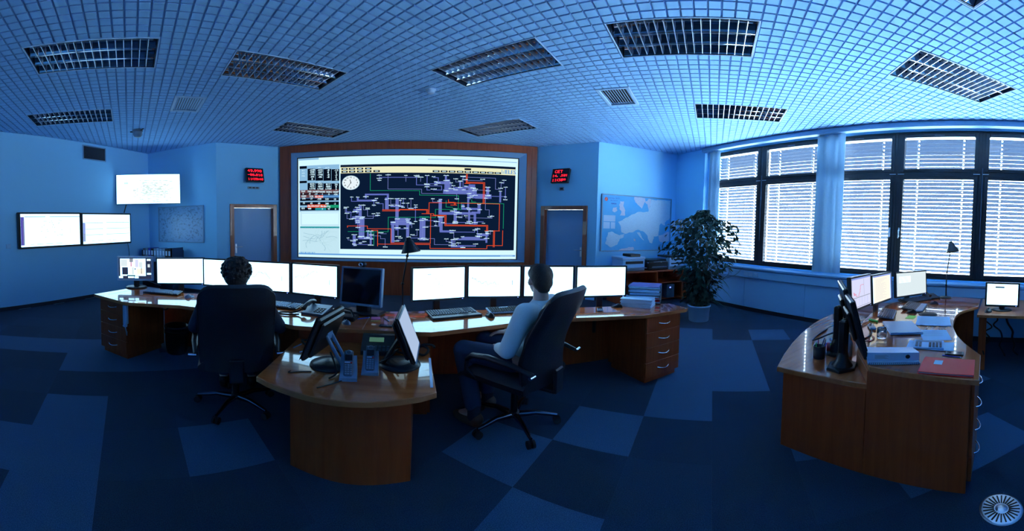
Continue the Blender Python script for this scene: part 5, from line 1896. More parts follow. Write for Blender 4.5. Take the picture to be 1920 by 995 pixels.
# ------------------------------------------------------------------ things on the peninsula table
def cordless(label, c, rz):
    o = thing('cordless_phone', label, 'telephone', (c[0], c[1], ZS), rz, 'cordless phones on the peninsula table')
    MB().add([(-.05, -.055, 0), (.05, -.055, 0), (.05, .06, 0), (-.05, .06, 0), (-.048, -.055, .022), (.048, -.055, .022), (.046, .0, .05), (-.046, .0, .05), (.046, .06, .125), (-.046, .06, .125)],
             [(0, 3, 2, 1), (0, 1, 5, 4), (4, 5, 6, 7), (7, 6, 8, 9), (2, 3, 9, 8), (1, 2, 8, 6, 5), (3, 0, 4, 7, 9)], 0).build('cradle', ['silver_plastic'], o)
    M = T(0, -.040, .026, math.radians(-33), 0, 0)
    ph = MB().box(-.027, .027, -.012, .016, 0, .165, 0, .009, M)
    hs = ph.build('handset', ['grey_plastic'], o)
    MB().box(-.021, .021, -.0135, -.0118, .098, .135, 0, 0, M).build('display', ['screen_off'], hs)
    kp_ = MB()
    for r in range(5):
        for c_ in range(3):
            kp_.box(-.02 + c_ * .0145, -.009 + c_ * .0145, -.0145, -.0118, .012 + r * .0135, .021 + r * .0135, 0, .001, M)
    kp_.build('keypad', ['silver_plastic'], hs)
    MB().box(-.022, .010, -.015, -.0118, .083, .092, 0, .002, M).build('menu_key', ['chrome'], hs)
    MB().box(.012, .021, -.015, -.0118, .080, .089, 0, .002, M).build('end_key', ['red_plastic'], hs)
    MB().lathe([(.012, 0), (.016, .003), (.012, .006)], 14, 0, M=M @ T(0, -.012, .15, math.radians(90), 0, 0)).build('ear_piece', ['silver_plastic'], hs)
    return o


cordless('cordless phone in a grey cradle, nearer the table edge', (-.395, 2.015), math.radians(8))
cordless('cordless phone in a grey cradle beside the right touch monitor', (-.285, 2.115), math.radians(4))
t = thing('dispatch_phone', 'black dispatch phone with a green display against the control desk', 'telephone', (-.28, 2.46, ZS), math.radians(2))
M = T(0, 0, 0, math.radians(-18), 0, 0)
MB().add([(-.11, -.07, 0), (.11, -.07, 0), (.11, .10, 0), (-.11, .10, 0), (-.11, -.07, .03), (.11, -.07, .03), (.11, .06, .115), (-.11, .06, .115), (.11, .10, .115), (-.11, .10, .115)],
         [(0, 3, 2, 1), (0, 1, 5, 4), (4, 5, 6, 7), (7, 6, 8, 9), (2, 3, 9, 8), (1, 2, 8, 6, 5), (3, 0, 4, 7, 9)], 0).build('body', ['black_plastic'], t)
MB().box(-.05, .05, -.003, .0, -.018, .022, 0, 0, T(-.01, .015, .092, math.radians(-56), 0, 0)).build('display', ['lcd_green'], t)
kp = MB()
for r in range(3):
    for c in range(6):
        kp.box(-.075 + c * .027, -.057 + c * .027, -.004, .002, .0 + r * .016, .010 + r * .016, 0, .001, T(0, -.062, .036, math.radians(-56), 0, 0))
kp.build('keypad', ['grey_plastic'], t)
MB().tube(flow([(.10, .0, .02), (.17, -.06, .018), (.20, -.02, .02), (.16, .03, .03), (.10, .05, .02)]), .008, 6).build('cable', ['black_matte'], t)
pen_('red and white pen on the left of the peninsula table', (-.79, 2.33), (-.72, 2.43), ZS, 'paper', 'red_plastic')
pen_('pale pen at the left edge of the peninsula table', (-.86, 2.40), (-.83, 2.50), ZS, 'silver_plastic')
t = MB().tube(flow([(-.62, 2.04, ZS + .004), (-.68, 2.02, ZS + .004), (-.74, 1.985, ZS + .004), (-.735, 2.0, ZS + .012)]), .0035, 6)
tag(t.build('short_cable', ['black_matte']), 'short black cable end left of the near cordless phone', 'cable')
t = MB().tube([(-.42, 1.96, ZS + .004), (-.47, 1.90, ZS + .004), (-.53, 1.84, ZS + .004)], .0035, 6)
tag(t.build('phone_cable', ['black_matte']), 'thin phone cable running to the front edge of the peninsula table', 'cable')
t = MB().tube(flow([(-.86, 2.58, ZS + .008), (-.80, 2.52, ZS + .03), (-.74, 2.56, ZS + .02), (-.70, 2.50, ZS + .01), (-.78, 2.47, ZS + .008), (-.84, 2.53, ZS + .014)]), .008, 6)
tag(t.build('cable_coil', ['black_matte']), 'coiled black cable on the peninsula table behind the left touch monitor', 'cable')
t = MB().tube(flow([(-.02, 2.56, ZS + .008), (.03, 2.50, ZS + .04), (.06, 2.45, ZS + .03), (.03, 2.40, ZS + .01), (-.02, 2.46, ZS + .008), (.02, 2.55, ZS + .03), (.085, 2.50, ZS + .05), (.10, 2.46, ZS + .045)]), .009, 6)
tag(t.build('cable_coil', ['black_matte']), 'tangle of black cables at the right rear corner of the peninsula table', 'cable')

# handset hung on the left drawer pedestal, waste basket
t = thing('wall_handset', 'white telephone handset hung on the side of the left drawer pedestal', 'telephone', (-2.655, 2.575, .40), math.radians(-4))
MB().box(-.025, .02, -.02, .03, .06, .29, 0, .008).build('cradle', ['white_plastic'], t)
MB().tube([(.025, -.03, .05), (.045, -.035, .10), (.05, -.035, .22), (.03, -.03, .29)], [.024, .017, .017, .024], 10).build('handset', ['white_plastic'], t)
MB().tube([(.025, -.03, .05), (.03, -.02, -.01), (.038, -.02, -.06), (.03, -.01, -.02)], .006, 6).build('cord', ['white_plastic'], t)
t = thing('waste_basket', 'black ribbed waste basket under the left side of the control desk', 'waste basket', (-2.44, 3.13, 0), 0)
MB().lathe([(0, .006), (.105, 0), (.112, .02), (.128, .33), (.136, .335), (.136, .352), (.122, .352), (.106, .02), (0, .016)], 28).build('bin', ['black_plastic'], t)
MB().lathe([(.136, .30), (.1375, .26), (.118, .30)], 28).build('bag_rim', ['black_matte'], t)
for k in range(10):
    a = k * .63
    MB().tube([(.114 * math.cos(a), .114 * math.sin(a), .04), (.127 * math.cos(a), .127 * math.sin(a), .29)], .004, 5).build('rib', ['black_plastic'], t)
t = thing('headset_hook', 'dark headset hanging below the worktop above the waste basket', 'headset', (-2.43, 2.92, .70), 0)
MB().tube([(-.05 * math.cos(a), 0, -.05 - .05 * math.sin(a)) for a in [i * math.pi * 2 / 14 for i in range(15)]], .008, 6).build('band', ['black_matte'], t)
MB().box(-.012, .012, -.01, .01, -.02, .005).build('hook', ['black_plastic'], t)

# ------------------------------------------------------------------ things on the right desk
def art_plot(m, x0, x1, z0, z1):
    R4(m, x0, x1, z0, z1, 0, 1, 0, 1, 0)
    R4(m, x0, x1, z0, z1, 0, 1, 0, .05, 1, .0003)
    R4(m, x0, x1, z0, z1, .62, .63, .08, .62, 2, .0003)
    r = random.Random(3)
    v = .45
    for k in range(26):
        v2 = min(.6, max(.25, v + r.gauss(0, .07)))
        R4(m, x0, x1, z0, z1, .06 + k * .021, .085 + k * .021, min(v, v2), max(v, v2) + .015, 3, .0004)
        v = v2
    for k in range(6):
        R4(m, x0, x1, z0, z1, .05 + k * .15, .056 + k * .15, .66, .95, 1, .0003)
    R4(m, x0, x1, z0, z1, .03, .97, .64, .66, 2, .0003)
    R4(m, x0, x1, z0, z1, .03, .97, .95, .965, 2, .0003)
    return ['screen_lilac', 'screen_blue', 'screen_mark', 'screen_pink']


def art_doc(m, x0, x1, z0, z1):
    R4(m, x0, x1, z0, z1, 0.02, .93, 0.03, 1, 0)
    R4(m, x0, x1, z0, z1, .94, 1, 0, 1, 2, .0002)
    R4(m, x0, x1, z0, z1, 0, 1, 0, .05, 2, .0003)
    r = random.Random(6)
    for k in range(22):
        R4(m, x0, x1, z0, z1, .12, .2 + r.uniform(.2, .62), .13 + k * .037, .138 + k * .037, 1, .0003)
    return ['screen_warm', 'screen_faint', 'screen_blue']


def art_green(m, x0, x1, z0, z1):
    R4(m, x0, x1, z0, z1, 0, 1, 0, 1, 0)
    R4(m, x0, x1, z0, z1, .07, .45, .15, .42, 1, .0003)
    for k in range(5):
        R4(m, x0, x1, z0, z1, .1, .4, .18 + k * .05, .2 + k * .05, 2, .0005)
    return ['screen_teal', 'screen_paper', 'screen_faint']


monitor('monitor on the right desk showing a pink line chart', (2.94, 1.255), (3.35, 1.24), 1.02, .318, art_plot, base_z=ZS, group='monitors along the right desk', bw=.018, screen='screen_lilac', tilt=math.radians(-4))
monitor('monitor on the right desk showing a cream text document', (3.43, 1.24), (3.87, 1.195), .995, .315, art_doc, base_z=ZS, group='monitors along the right desk', bw=.018, tilt=math.radians(-4))
monitor('monitor on the right desk with a pale green screen near the window', (3.98, 1.16), (4.44, .93), .985, .305, art_green, base_z=ZT, group='monitors along the right desk', bw=.016, tilt=math.radians(-4))
sm = monitor('small monitor standing on the side table under the window', (4.10, .165), (4.10, -.175), .915, .27, None, base_z=.70, group=None, bw=.02, stand=True, base_back=.06)
MB().box(-.08, .02, -.0035, -.002, .30, .318).build('menu_window', ['screen_dark'], sm)


def arm_monitor(label, base, rz, c, facing, tilt):
    o = thing('arm_monitor', label, 'monitor', (base[0], base[1], ZS), 0, 'dark monitors on column stands')
    hexa = [(.13 * math.cos(math.radians(60 * i + rz)), .10 * math.sin(math.radians(60 * i + rz))) for i in range(6)]
    MB().prism(hexa, 0, .018, 0, None, .005).build('base', ['black_plastic'], o)
    zc = c[2] - ZS
    MB().box(-.032, .032, -.028, .028, .018, zc + .02, 0, .012).lathe([(.07, .018), (.045, .06), (.034, .12)], 16).build('column', ['black_plastic'], o)
    d = Vector(facing).normalized()
    cc_ = Vector((c[0] - base[0], c[1] - base[1]))
    back = cc_ - d * .06
    MB().tube([(0, 0, zc), (back.x * .6, back.y * .6, zc), (back.x, back.y, zc)], .026, 8).build('arm', ['black_plastic'], o)
    r_ = math.atan2(d.y, d.x) + math.pi / 2
    M = T(cc_.x, cc_.y, zc, 0, 0, r_) @ T(0, 0, 0, tilt, 0, 0)
    w, h_ = .25, .215
    k = MB().box(-w, w, 0, .032, -h_, h_, 0, .008, M)
    k.box(-w * .5, w * .5, .032, .058, -h_ * .5, h_ * .5, 0, .01, M)
    k.build('case', ['black_plastic'], o)
    f = MB()
    bevel_frame(f, (-w, w, -h_, h_), (-w + .016, w - .016, -h_ + .016, h_ - .016), -.001, .0005)
    f2 = MB(); f2.add([M @ Vector(p) for p in f.v], f.f, 0)
    f2.build('bezel', ['silver_plastic'], o)
    MB().box(-w + .016, w - .016, -.001, .001, -h_ + .016, h_ - .016, 0, 0, M).build('screen', ['screen_off'], o)
    return o


arm_monitor('near dark monitor on a black column stand, seen edge-on at the right desk', (2.20, .985), 20, (2.285, .935, .955), (.52, -.85), math.radians(-14))
arm_monitor('farther dark monitor on a black column stand behind the near one', (2.46, 1.15), 20, (2.53, 1.10, .99), (.50, -.86), math.radians(-12))

# pen cup with pens, tape, lime note block, glue bottle on the outer shelf
t = thing('pen_cup', 'black pen cup with pens on the right desk shelf', 'pen holder', (2.28, 1.20, ZS), 0)
MB().lathe([(0, .004), (.041, 0), (.043, .004), (.043, .10), (.039, .10), (.039, .006), (0, .006)], 24).build('cup', ['black_plastic'], t)
for (dx, dy, tx, ty, m_, hh) in ((.01, .0, .0, -.03, 'grey_plastic', .17), (-.015, .01, -.02, .0, 'green_plastic', .135), (.02, -.01, .03, -.01, 'black_plastic', .14), (-.005, -.02, .01, -.03, 'blue_ink', .13), (.02, .02, .035, .02, 'red_plastic', .125)):
    MB().tube([(dx, dy, .01), (dx + tx, dy + ty, hh)], .004, 6).build('pen', [m_], t)
t = thing('tape_dispenser', 'red and clear tape dispenser beside the pen cup', 'tape dispenser', (2.385, 1.185, ZS), math.radians(30))
MB().box(-.04, .04, -.015, .015, 0, .03, 0, .005).build('base', ['silver_plastic'], t)
MB().tube([(0, -.012, .062), (0, .012, .062)], .036, 20).build('tape_roll', ['red_plastic'], t)
t = MB().box(2.46, 2.515, 1.185, 1.225, ZS, ZS + .045, 0, .002)
tag(t.build('note_block', ['lime']), 'lime green note block beside the tape dispenser', 'note block')
t = thing('glue_bottle', 'white glue bottle behind the near column stand', 'bottle', (2.42, 1.04, ZS), 0)
MB().lathe([(0, 0), (.026, 0), (.028, .006), (.028, .115), (.022, .13), (.012, .138), (.012, .15), (0, .15)], 20).build('bottle', ['white_plastic'], t)
MB().lathe([(.013, .15), (.011, .165), (.004, .19), (0, .19)], 14).build('nozzle', ['white_plastic'], t)
t = thing('stapler', 'grey stapler on the right desk shelf behind the stand', 'stapler', (2.60, 1.24, ZS), math.radians(60))
MB().box(-.06, .06, -.016, .016, 0, .012, 0, .003).build('base', ['grey_plastic'], t)
MB().box(-.06, .058, -.014, .014, 0, .022, 0, .006, T(0, 0, .022, 0, math.radians(-9), 0)).build('arm', ['silver_plastic'], t)

# binder lying flat with spiral notebooks below
t = thing('spiral_notebook', 'spiral bound notebooks under the white binder on the right desk', 'notebook', (2.19, .65, ZT), math.radians(-66))
MB().box(-.155, .155, -.115, .115, 0, .012, 0, .002).build('lower_notebook', ['paper'], t)
MB().box(-.15, .15, -.11, .11, .0125, .022, 0, .002).build('upper_notebook', ['paper'], t)
cp = MB()
for k in range(26):
    x_ = -.145 + k * .0116
    cp.tube([(x_ + .002 * math.sin(a), -.115 + .006 * math.cos(a), .007 + .0075 * math.sin(a)) for a in [i * math.pi / 4 for i in range(9)]], .0012, 4)
tag(cp.build('wire_spiral', ['black_matte'], t), kind='stuff')
t = thing('lever_binder', 'white lever arch binder lying flat at the near end of the right desk', 'binder', (2.195, .655, ZT + .023), math.radians(-66))
tl_ = math.radians(-11)                                        # half empty, so the upper cover slopes down from the spine
bm_ = MB().box(-.155, .155, -.10, .13, 0, .004, 0, .001).box(-.155, .155, 0, .235, -.004, 0, 0, .001, T(0, -.10, .055, tl_, 0, 0)).box(-.155, .155, -.104, -.10, 0, .055, 0, .001)
bm_.build('cover', ['white_plastic'], t)
MB().add([(-.145, -.09, .006), (.15, -.09, .006), (.15, .12, .006), (-.145, .12, .006), (-.145, -.09, .045), (.15, -.09, .045), (.15, .12, .010), (-.145, .12, .010)], [(0, 3, 2, 1), (4, 5, 6, 7), (0, 1, 5, 4), (1, 2, 6, 5), (2, 3, 7, 6), (3, 0, 4, 7)]).build('pages', ['paper'], t)
MB().box(-.12, -.02, -.1055, -.104, .010, .046).build('spine_label', ['paper'], t)
m = MB()
for k in range(5):
    m.box(-.11, -.03 - .01 * (k % 3), -.1062, -.1054, .014 + k * .006, .0165 + k * .006)
m.build('spine_print', ['paper_print'], t)
MB().lathe([(.008, 0), (.014, .002), (.014, .004), (.008, .004)], 16, 0, M=T(.085, -.104, .028, math.radians(90), 0, 0)).lathe([(0, .0015), (.008, .0015)], 16, 0, M=T(.085, -.104, .028, math.radians(90), 0, 0)).build('finger_ring', ['black_matte'], t)
# red folder
t = thing('red_folder', 'glossy red folder with a white label at the corner of the right desk', 'folder', (2.145, .295, ZT), math.radians(-87))
MB().box(-.155, .155, -.14, .12, 0, .004, 0, .001).box(-.155, .155, -.138, .122, .012, .016, 0, .001).build('cover', ['red_card'], t)
MB().box(-.15, .15, -.13, .115, .0045, .0115).build('pages', ['paper'], t)
MB().box(-.085, -.035, .0, .07, .0162, .0168).build('label', ['paper'], t)
# laptop
t = thing('laptop', 'closed silver laptop on the right desk', 'laptop', (2.91, .79, ZT), math.radians(-62))
MB().box(-.13, .13, -.19, .19, .003, .016, 0, .005).build('base', ['laptop_silver'], t)
MB().box(-.13, .13, -.19, .19, .0165, .027, 0, .005).build('lid', ['laptop_silver'], t)


def paper_sheet(label, c, rz, w=.21, h=.297, n=1, lines=12, z=ZT):
    o = thing('paper_sheet', label, 'paper', (c[0], c[1], z), rz, 'loose papers on the right desk')
    m = MB()
    for k in range(n):
        a = random.gauss(0, .03) if k else 0

        def fn(u, v, k=k):
            return ((u - .5) * w, (v - .5) * h, .0008 + .0016 * k + .004 * max(0, abs(u - .5) * 2 - .7))
        m.grid(fn, 6, 6, 0, True, T(0, 0, 0, 0, 0, a))
    m.build('sheet', ['paper'], o)
    p = MB()
    for k in range(lines):
        y0 = h * (.42 - .07 * k)
        p.quad((-w * .4, y0, .0012 + .0016 * n), (w * (.1 + .3 * random.random()), y0, .0012 + .0016 * n), (w * .3, y0 - .004, .0012 + .0016 * n), (-w * .4, y0 - .004, .0012 + .0016 * n), 0)
    p.build('print', ['paper_print'], o)
    return o


paper_sheet('sheaf of printed paper behind the laptop on the right desk', (3.28, .60), math.radians(-80), .30, .36, 5)
paper_sheet('printed sheet sticking out from under the calculator', (2.83, .50), math.radians(-72), .22, .30, 1, 9)
paper_sheet('white sheet below the calculator on the right desk', (2.535, .475), math.radians(-83), .32, .20, 1, 4, ZT + .002)
t = thing('calculator', 'white desk calculator with dark keys on a sheet of paper', 'calculator', (2.515, .485, ZT + .006), math.radians(-80))
M = T(0, 0, 0, math.radians(5), 0, 0)
MB().box(-.105, .105, -.075, .075, 0, .018, 0, .005, M).build('body', ['white_plastic'], t)
m = MB()
for r in range(4):
    for c in range(4):
        m.box(.0 + c * .024, .018 + c * .024, -.062 + r * .022, -.046 + r * .022, .018, .024, 0, .002, M)
for r in range(4):
    for c in range(2):
        m.box(-.09 + c * .024, -.072 + c * .024, -.062 + r * .022, -.046 + r * .022, .018, .024, 0, .002, M)
tag(m.build('keys', ['key_cap'], t), kind='stuff')
MB().box(-.09, .09, .032, .062, .018, .0186, 0, 0, M).build('display', ['grey_plastic'], t)
t = thing('smartphone', 'dark smartphone behind the red folder', 'mobile phone', (2.395, .29, ZT), math.radians(-85))
MB().box(-.06, .06, -.033, .033, 0, .011, 0, .004).build('body', ['black_plastic'], t)
MB().box(-.048, .048, -.029, .029, .0112, .0116).build('display', ['screen_off'], t)
pen_('dark blue pen between the smartphone and the red folder', (2.345, .36), (2.33, .23), ZT, 'blue_ink')
# tumbler, handheld phone, green clip
t = thing('glass_tumbler', 'clear glass tumbler beside the laptop', 'glass', (2.595, .855, ZT), 0)
MB().lathe([(0, .002), (.031, 0), (.036, .004), (.039, .04), (.036, .09), (.034, .09), (.036, .04), (.033, .01), (0, .008)], 28).build('glass', ['tumbler'], t)
t = thing('handheld_phone', 'grey handheld phone lying left of the laptop', 'telephone', (2.83, 1.02, ZT), math.radians(-60))
MB().box(-.028, .028, -.07, .07, 0, .024, 0, .008).build('body', ['silver_plastic'], t)
MB().box(-.02, .02, .01, .05, .0242, .0248).build('display', ['screen_off'], t)
t = thing('highlighter', 'bright green highlighter behind the glass tumbler', 'highlighter', (3.06, 1.09, ZT), math.radians(70))
MB().box(-.05, .03, -.011, .011, 0, .02, 0, .006).build('barrel', ['green_plastic'], t)
MB().box(.03, .052, -.008, .008, .002, .018, 0, .003).build('cap', ['green_plastic'], t)
t = MB().box(3.30, 3.44, .79, .87, ZT, ZT + .002)
tag(t.build('green_card', ['lime']), 'flat pale green card beside the right desk mouse', 'card')
keyboard('grey keyboard at an angle left of the laptop on the right desk', (3.37, .985), math.radians(12), ZT, W=.40, keys='key_cap', case='grey_plastic')
keyboard('keyboard with a grey palm rest in the middle of the right desk', (3.83, .87), math.radians(4), ZT, rest=2, W=.40)
keyboard('black keyboard below the pale green monitor on the right desk', (4.22, .93), math.radians(-28), ZT, W=.40)
mouse('black mouse beside the angled grey keyboard', (3.56, .875), math.radians(20), ZT)
mouse('black mouse beside the window side keyboard', (4.12, .76), math.radians(10), ZT)
t = MB().lathe([(0, .006), (.09, .006), (.092, .003), (.09, 0), (0, 0)], 28, 0, (3.56, .71, ZT))
tag(t.build('mouse_pad', ['black_matte']), 'round black mouse pad on the right desk', 'mouse pad')
t = thing('desk_phone', 'dark desk telephone beside the right desk lamp', 'telephone', (4.52, .87, ZT), math.radians(-50))
MB().add([(-.08, -.09, 0), (.08, -.09, 0), (.08, .09, 0), (-.08, .09, 0), (-.08, -.09, .02), (.08, -.09, .02), (.08, .09, .055), (-.08, .09, .055)], [(0, 3, 2, 1), (4, 5, 6, 7), (0, 1, 5, 4), (1, 2, 6, 5), (2, 3, 7, 6), (3, 0, 4, 7)], 0).build('body', ['black_plastic'], t)
MB().tube([(-.055, -.08, .05), (-.055, 0, .075), (-.055, .08, .08)], [.02, .014, .02], 8).build('handset', ['black_plastic'], t)
mouse('large dark mouse on the side table in front of the small monitor', (4.02, .14), math.radians(80), .70, 'black_plastic', 1.25)
# loose cables on the right desk and below the side table
def cable(label, pts, r=.006, name='cable', m='black_matte'):
    return tag(MB().tube(flow(pts, 6), r, 6).build(name, [m]), label, 'cable')


cable('black cable looping from the monitors over the left edge of the right desk', [(2.98, 1.5, ZS + .008), (2.75, 1.47, ZS + .01), (2.58, 1.42, ZS + .02), (2.55, 1.36, ZS + .05), (2.72, 1.33, ZS + .06), (2.9, 1.36, ZS + .01)], .007)
cable('dark cable lying beside the glass tumbler', [(2.40, .97, ZT + .006), (2.6, .95, ZT + .006), (2.75, .99, ZT + .006), (2.95, 1.05, ZT + .006)], .006)
cable('red thin cable coiled behind the lever arch binder', [(2.45, .90, ZT + .004), (2.52, .93, ZT + .012), (2.50, .98, ZT + .004), (2.43, .95, ZT + .012), (2.47, .90, ZT + .004), (2.56, .90, ZT + .008), (2.62, .95, ZT + .004)], .004, m='red_plastic')
rcab = random.Random(14)
for k, (y0, lab) in enumerate(((.14, 'twisted dark cable hanging below the side table, nearest the desk'), (.05, 'long dark cable loop hanging below the side table'), (-.06, 'thick dark cable hanging below the side table at the right'))):
    pts = [(3.95 + .05 * k, y0, .66)]
    for i in range(7):
        pts.append((3.95 + .05 * k + rcab.gauss(0, .03), y0 + rcab.gauss(0, .025) - .02 * i * (k > 0), .60 - .075 * i + .02 * math.sin(i)))
    cable(lab, pts, .008 + .002 * k)

# ------------------------------------------------------------------ printers
t = thing('copier_scanner', 'pale flatbed copier at the left end of the printer cabinet', 'printer', (3.68, 5.86, .71), 0)
MB().box(-.24, .24, -.2, .2, 0, .24, 0, .01).build('body', ['wall_trim'], t)
MB().box(-.25, .25, -.21, .21, .242, .30, 0, .012).build('lid', ['white_plastic'], t)
MB().box(-.06, .16, -.17, .12, .301, .36, 0, .008).build('document_feeder', ['black_plastic'], t)
MB().box(-.18, .2, -.203, -.198, .15, .21).build('output_slot', ['black_matte'], t)
MB().box(-.2, .22, -.30, -.2, .06, .075, 0, .003).build('paper_tray', ['silver_plastic'], t)
t = thing('inkjet_printer', 'glossy black inkjet printer in the middle of the printer cabinet', 'printer', (4.19, 5.78, .71), 0)
MB().box(-.24, .24, -.18, .2, 0, .19, 0, .02).build('body', ['black_plastic'], t)
MB().box(-.22, .22, -.16, .18, .192, .235, 0, .02).build('lid', ['black_plastic'], t)
MB().add([(-.15, -.182, .06), (.2, -.182, .06), (.22, -.17, .2), (-.1, -.17, .2)], [(0, 1, 2, 3)]).build('control_panel', ['grey_plastic'], t)
MB().lathe([(0, .004), (.012, .004), (.014, 0)], 12, 0, M=T(.07, -.172, .17, math.radians(90), 0, 0)).build('button', ['silver'], t)
t = thing('laser_printer', 'white laser printer beside the plant on the printer cabinet', 'printer', (4.60, 5.78, .71), 0)
MB().box(-.16, .22, -.2, .2, 0, .27, 0, .008).build('body', ['white_plastic'], t)
MB().box(-.165, .225, -.205, .2, .272, .31, 0, .008).build('top_cover', ['black_plastic'], t)
MB().box(-.06, .2, -.204, -.199, .21, .245).build('control_panel', ['black_plastic'], t)
MB().box(.06, .075, -.206, -.203, .225, .24).build('status_light', ['led_blue'], t)
MB().box(-.12, .2, -.204, -.199, .12, .15).build('output_slot', ['black_matte'], t)
MB().box(-.15, .21, -.207, -.199, .01, .075, 0, .002).build('paper_drawer', ['silver_plastic'], t)
for k in range(3):
    MB().box(-.12, .2, -.208, -.206, .022 + k * .018, .026 + k * .018).build('drawer_groove', ['grey_plastic'], t)

# ------------------------------------------------------------------ round floor grille
t = thing('floor_outlet', 'round metal floor grille at the bottom right corner', 'floor grille', (1.915, -.045, 0), 0)
MB().lathe([(0, .004), (.10, .004), (.112, .002), (.113, 0)], 40).build('plate', ['brushed_steel'], t)
for k in range(24):
    a = 2 * math.pi * k / 24
    MB().box(.038, .095, -.0042, .0042, .0042, .0052, 0, 0, T(0, 0, 0, 0, 0, a)).build('slot', ['black_matte'], t)
MB().lathe([(0, .006), (.03, .006), (.033, .004)], 24).build('centre_cap', ['brushed_steel'], t)

# ------------------------------------------------------------------ plant
pl = thing('potted_ficus', 'tall leafy weeping fig in a white pot beside the window', 'plant', (3.87, 4.10, 0), 0)
pt = MB().lathe([(0, 0), (.145, 0), (.152, .01), (.165, .255), (.178, .258), (.178, .285), (.16, .285), (.155, .25), (0, .25)], 36).build('pot', ['pot'], pl)
MB().lathe([(0, .252), (.158, .250)], 24).build('soil', ['soil'], pl)
rf = random.Random(21)
trunk = MB()
tips = []


def branch(p, d, L, r, depth):
    pts, rs = [Vector(p)], [r]
    n = 5
    for i in range(n):
        d = (d + Vector((rf.gauss(0, .16), rf.gauss(0, .16), rf.gauss(.03, .08)))).normalized()
        pts.append(pts[-1] + d * L / n)
        rs.append(r * (1 - .55 * (i + 1) / n))
        if depth >= 1:
            tips.append((pts[-1].copy(), d.copy()))
    trunk.tube(pts, rs, 6)
    if depth < 3:
        for k in range(3 if depth else 3):
            q = pts[rf.randrange(2, n + 1)]
            dd = (d + Vector((rf.gauss(0, .75), rf.gauss(0, .75), rf.gauss(.1, .3)))).normalized()
            branch(q, dd, L * rf.uniform(.5, .72), r * .5, depth + 1)


for k in range(6):
    a = k * 1.05
    branch((.05 * math.cos(a), .05 * math.sin(a), .25), Vector((.22 * math.cos(a), .22 * math.sin(a), 1)).normalized(), .72, .013, 0)
trunk.build('trunk', ['bark'], pl)


def leaf_verts(L, W):
    o_ = []
    for (u, w_) in ((0, 0), (.18, .6), (.45, 1), (.75, .55), (1, 0)):
        z = -.18 * u * u * L
        if w_:
            o_ += [(-W / 2 * w_, u * L, z + .12 * W * w_), (0, u * L, z), (W / 2 * w_, u * L, z + .12 * W * w_)]
        else:
            o_ += [(0, u * L, z)]
    return o_, [(0, 1, 2), (0, 2, 3), (1, 4, 5, 2), (2, 5, 6, 3), (4, 7, 8, 5), (5, 8, 9, 6), (7, 10, 8), (8, 10, 9)]


lv, lf_ = leaf_verts(.088, .046)
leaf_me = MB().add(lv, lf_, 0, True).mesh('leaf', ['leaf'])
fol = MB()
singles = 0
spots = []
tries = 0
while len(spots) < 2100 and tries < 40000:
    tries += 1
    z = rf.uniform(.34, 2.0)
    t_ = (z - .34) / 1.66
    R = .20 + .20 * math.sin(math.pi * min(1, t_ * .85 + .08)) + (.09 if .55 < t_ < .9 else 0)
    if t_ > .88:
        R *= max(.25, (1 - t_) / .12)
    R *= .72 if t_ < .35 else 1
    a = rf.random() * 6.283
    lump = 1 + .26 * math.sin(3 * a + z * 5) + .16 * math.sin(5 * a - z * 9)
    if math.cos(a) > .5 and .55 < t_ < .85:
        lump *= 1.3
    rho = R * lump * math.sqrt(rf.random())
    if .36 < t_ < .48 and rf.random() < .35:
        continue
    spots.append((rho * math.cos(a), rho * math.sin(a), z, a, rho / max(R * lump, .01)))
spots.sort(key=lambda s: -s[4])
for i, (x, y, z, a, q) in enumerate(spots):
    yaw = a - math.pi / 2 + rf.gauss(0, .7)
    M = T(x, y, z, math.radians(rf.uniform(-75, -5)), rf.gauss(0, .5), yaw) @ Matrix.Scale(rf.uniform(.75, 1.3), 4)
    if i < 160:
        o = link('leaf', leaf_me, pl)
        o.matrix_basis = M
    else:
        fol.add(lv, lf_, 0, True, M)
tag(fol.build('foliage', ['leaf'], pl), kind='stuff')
# long narrow leaves of the companion plant at the lower right
for k in range(26):
    a = rf.uniform(-1.4, .9)
    L = rf.uniform(.35, .62)
    b0 = Vector((.06, -.02, .5 + rf.uniform(-.2, .35)))
    pts = []
    for i in range(7):
        u = i / 6
        pts.append(b0 + Vector((math.cos(a) * L * u * .75, math.sin(a) * L * u * .75, L * (.35 * u - .75 * u * u))))
    m = MB()
    sd = Vector((-math.sin(a), math.cos(a), 0))
    vs_ = []
    for i, p in enumerate(pts):
        w_ = .014 * math.sin(math.pi * (.12 + .86 * i / 6))
        vs_ += [p - sd * w_, p + sd * w_]
    m.add(vs_, [(2 * i, 2 * i + 1, 2 * i + 3, 2 * i + 2) for i in range(6)], 0, True)
    m.build('long_leaf', ['leaf'], pl)

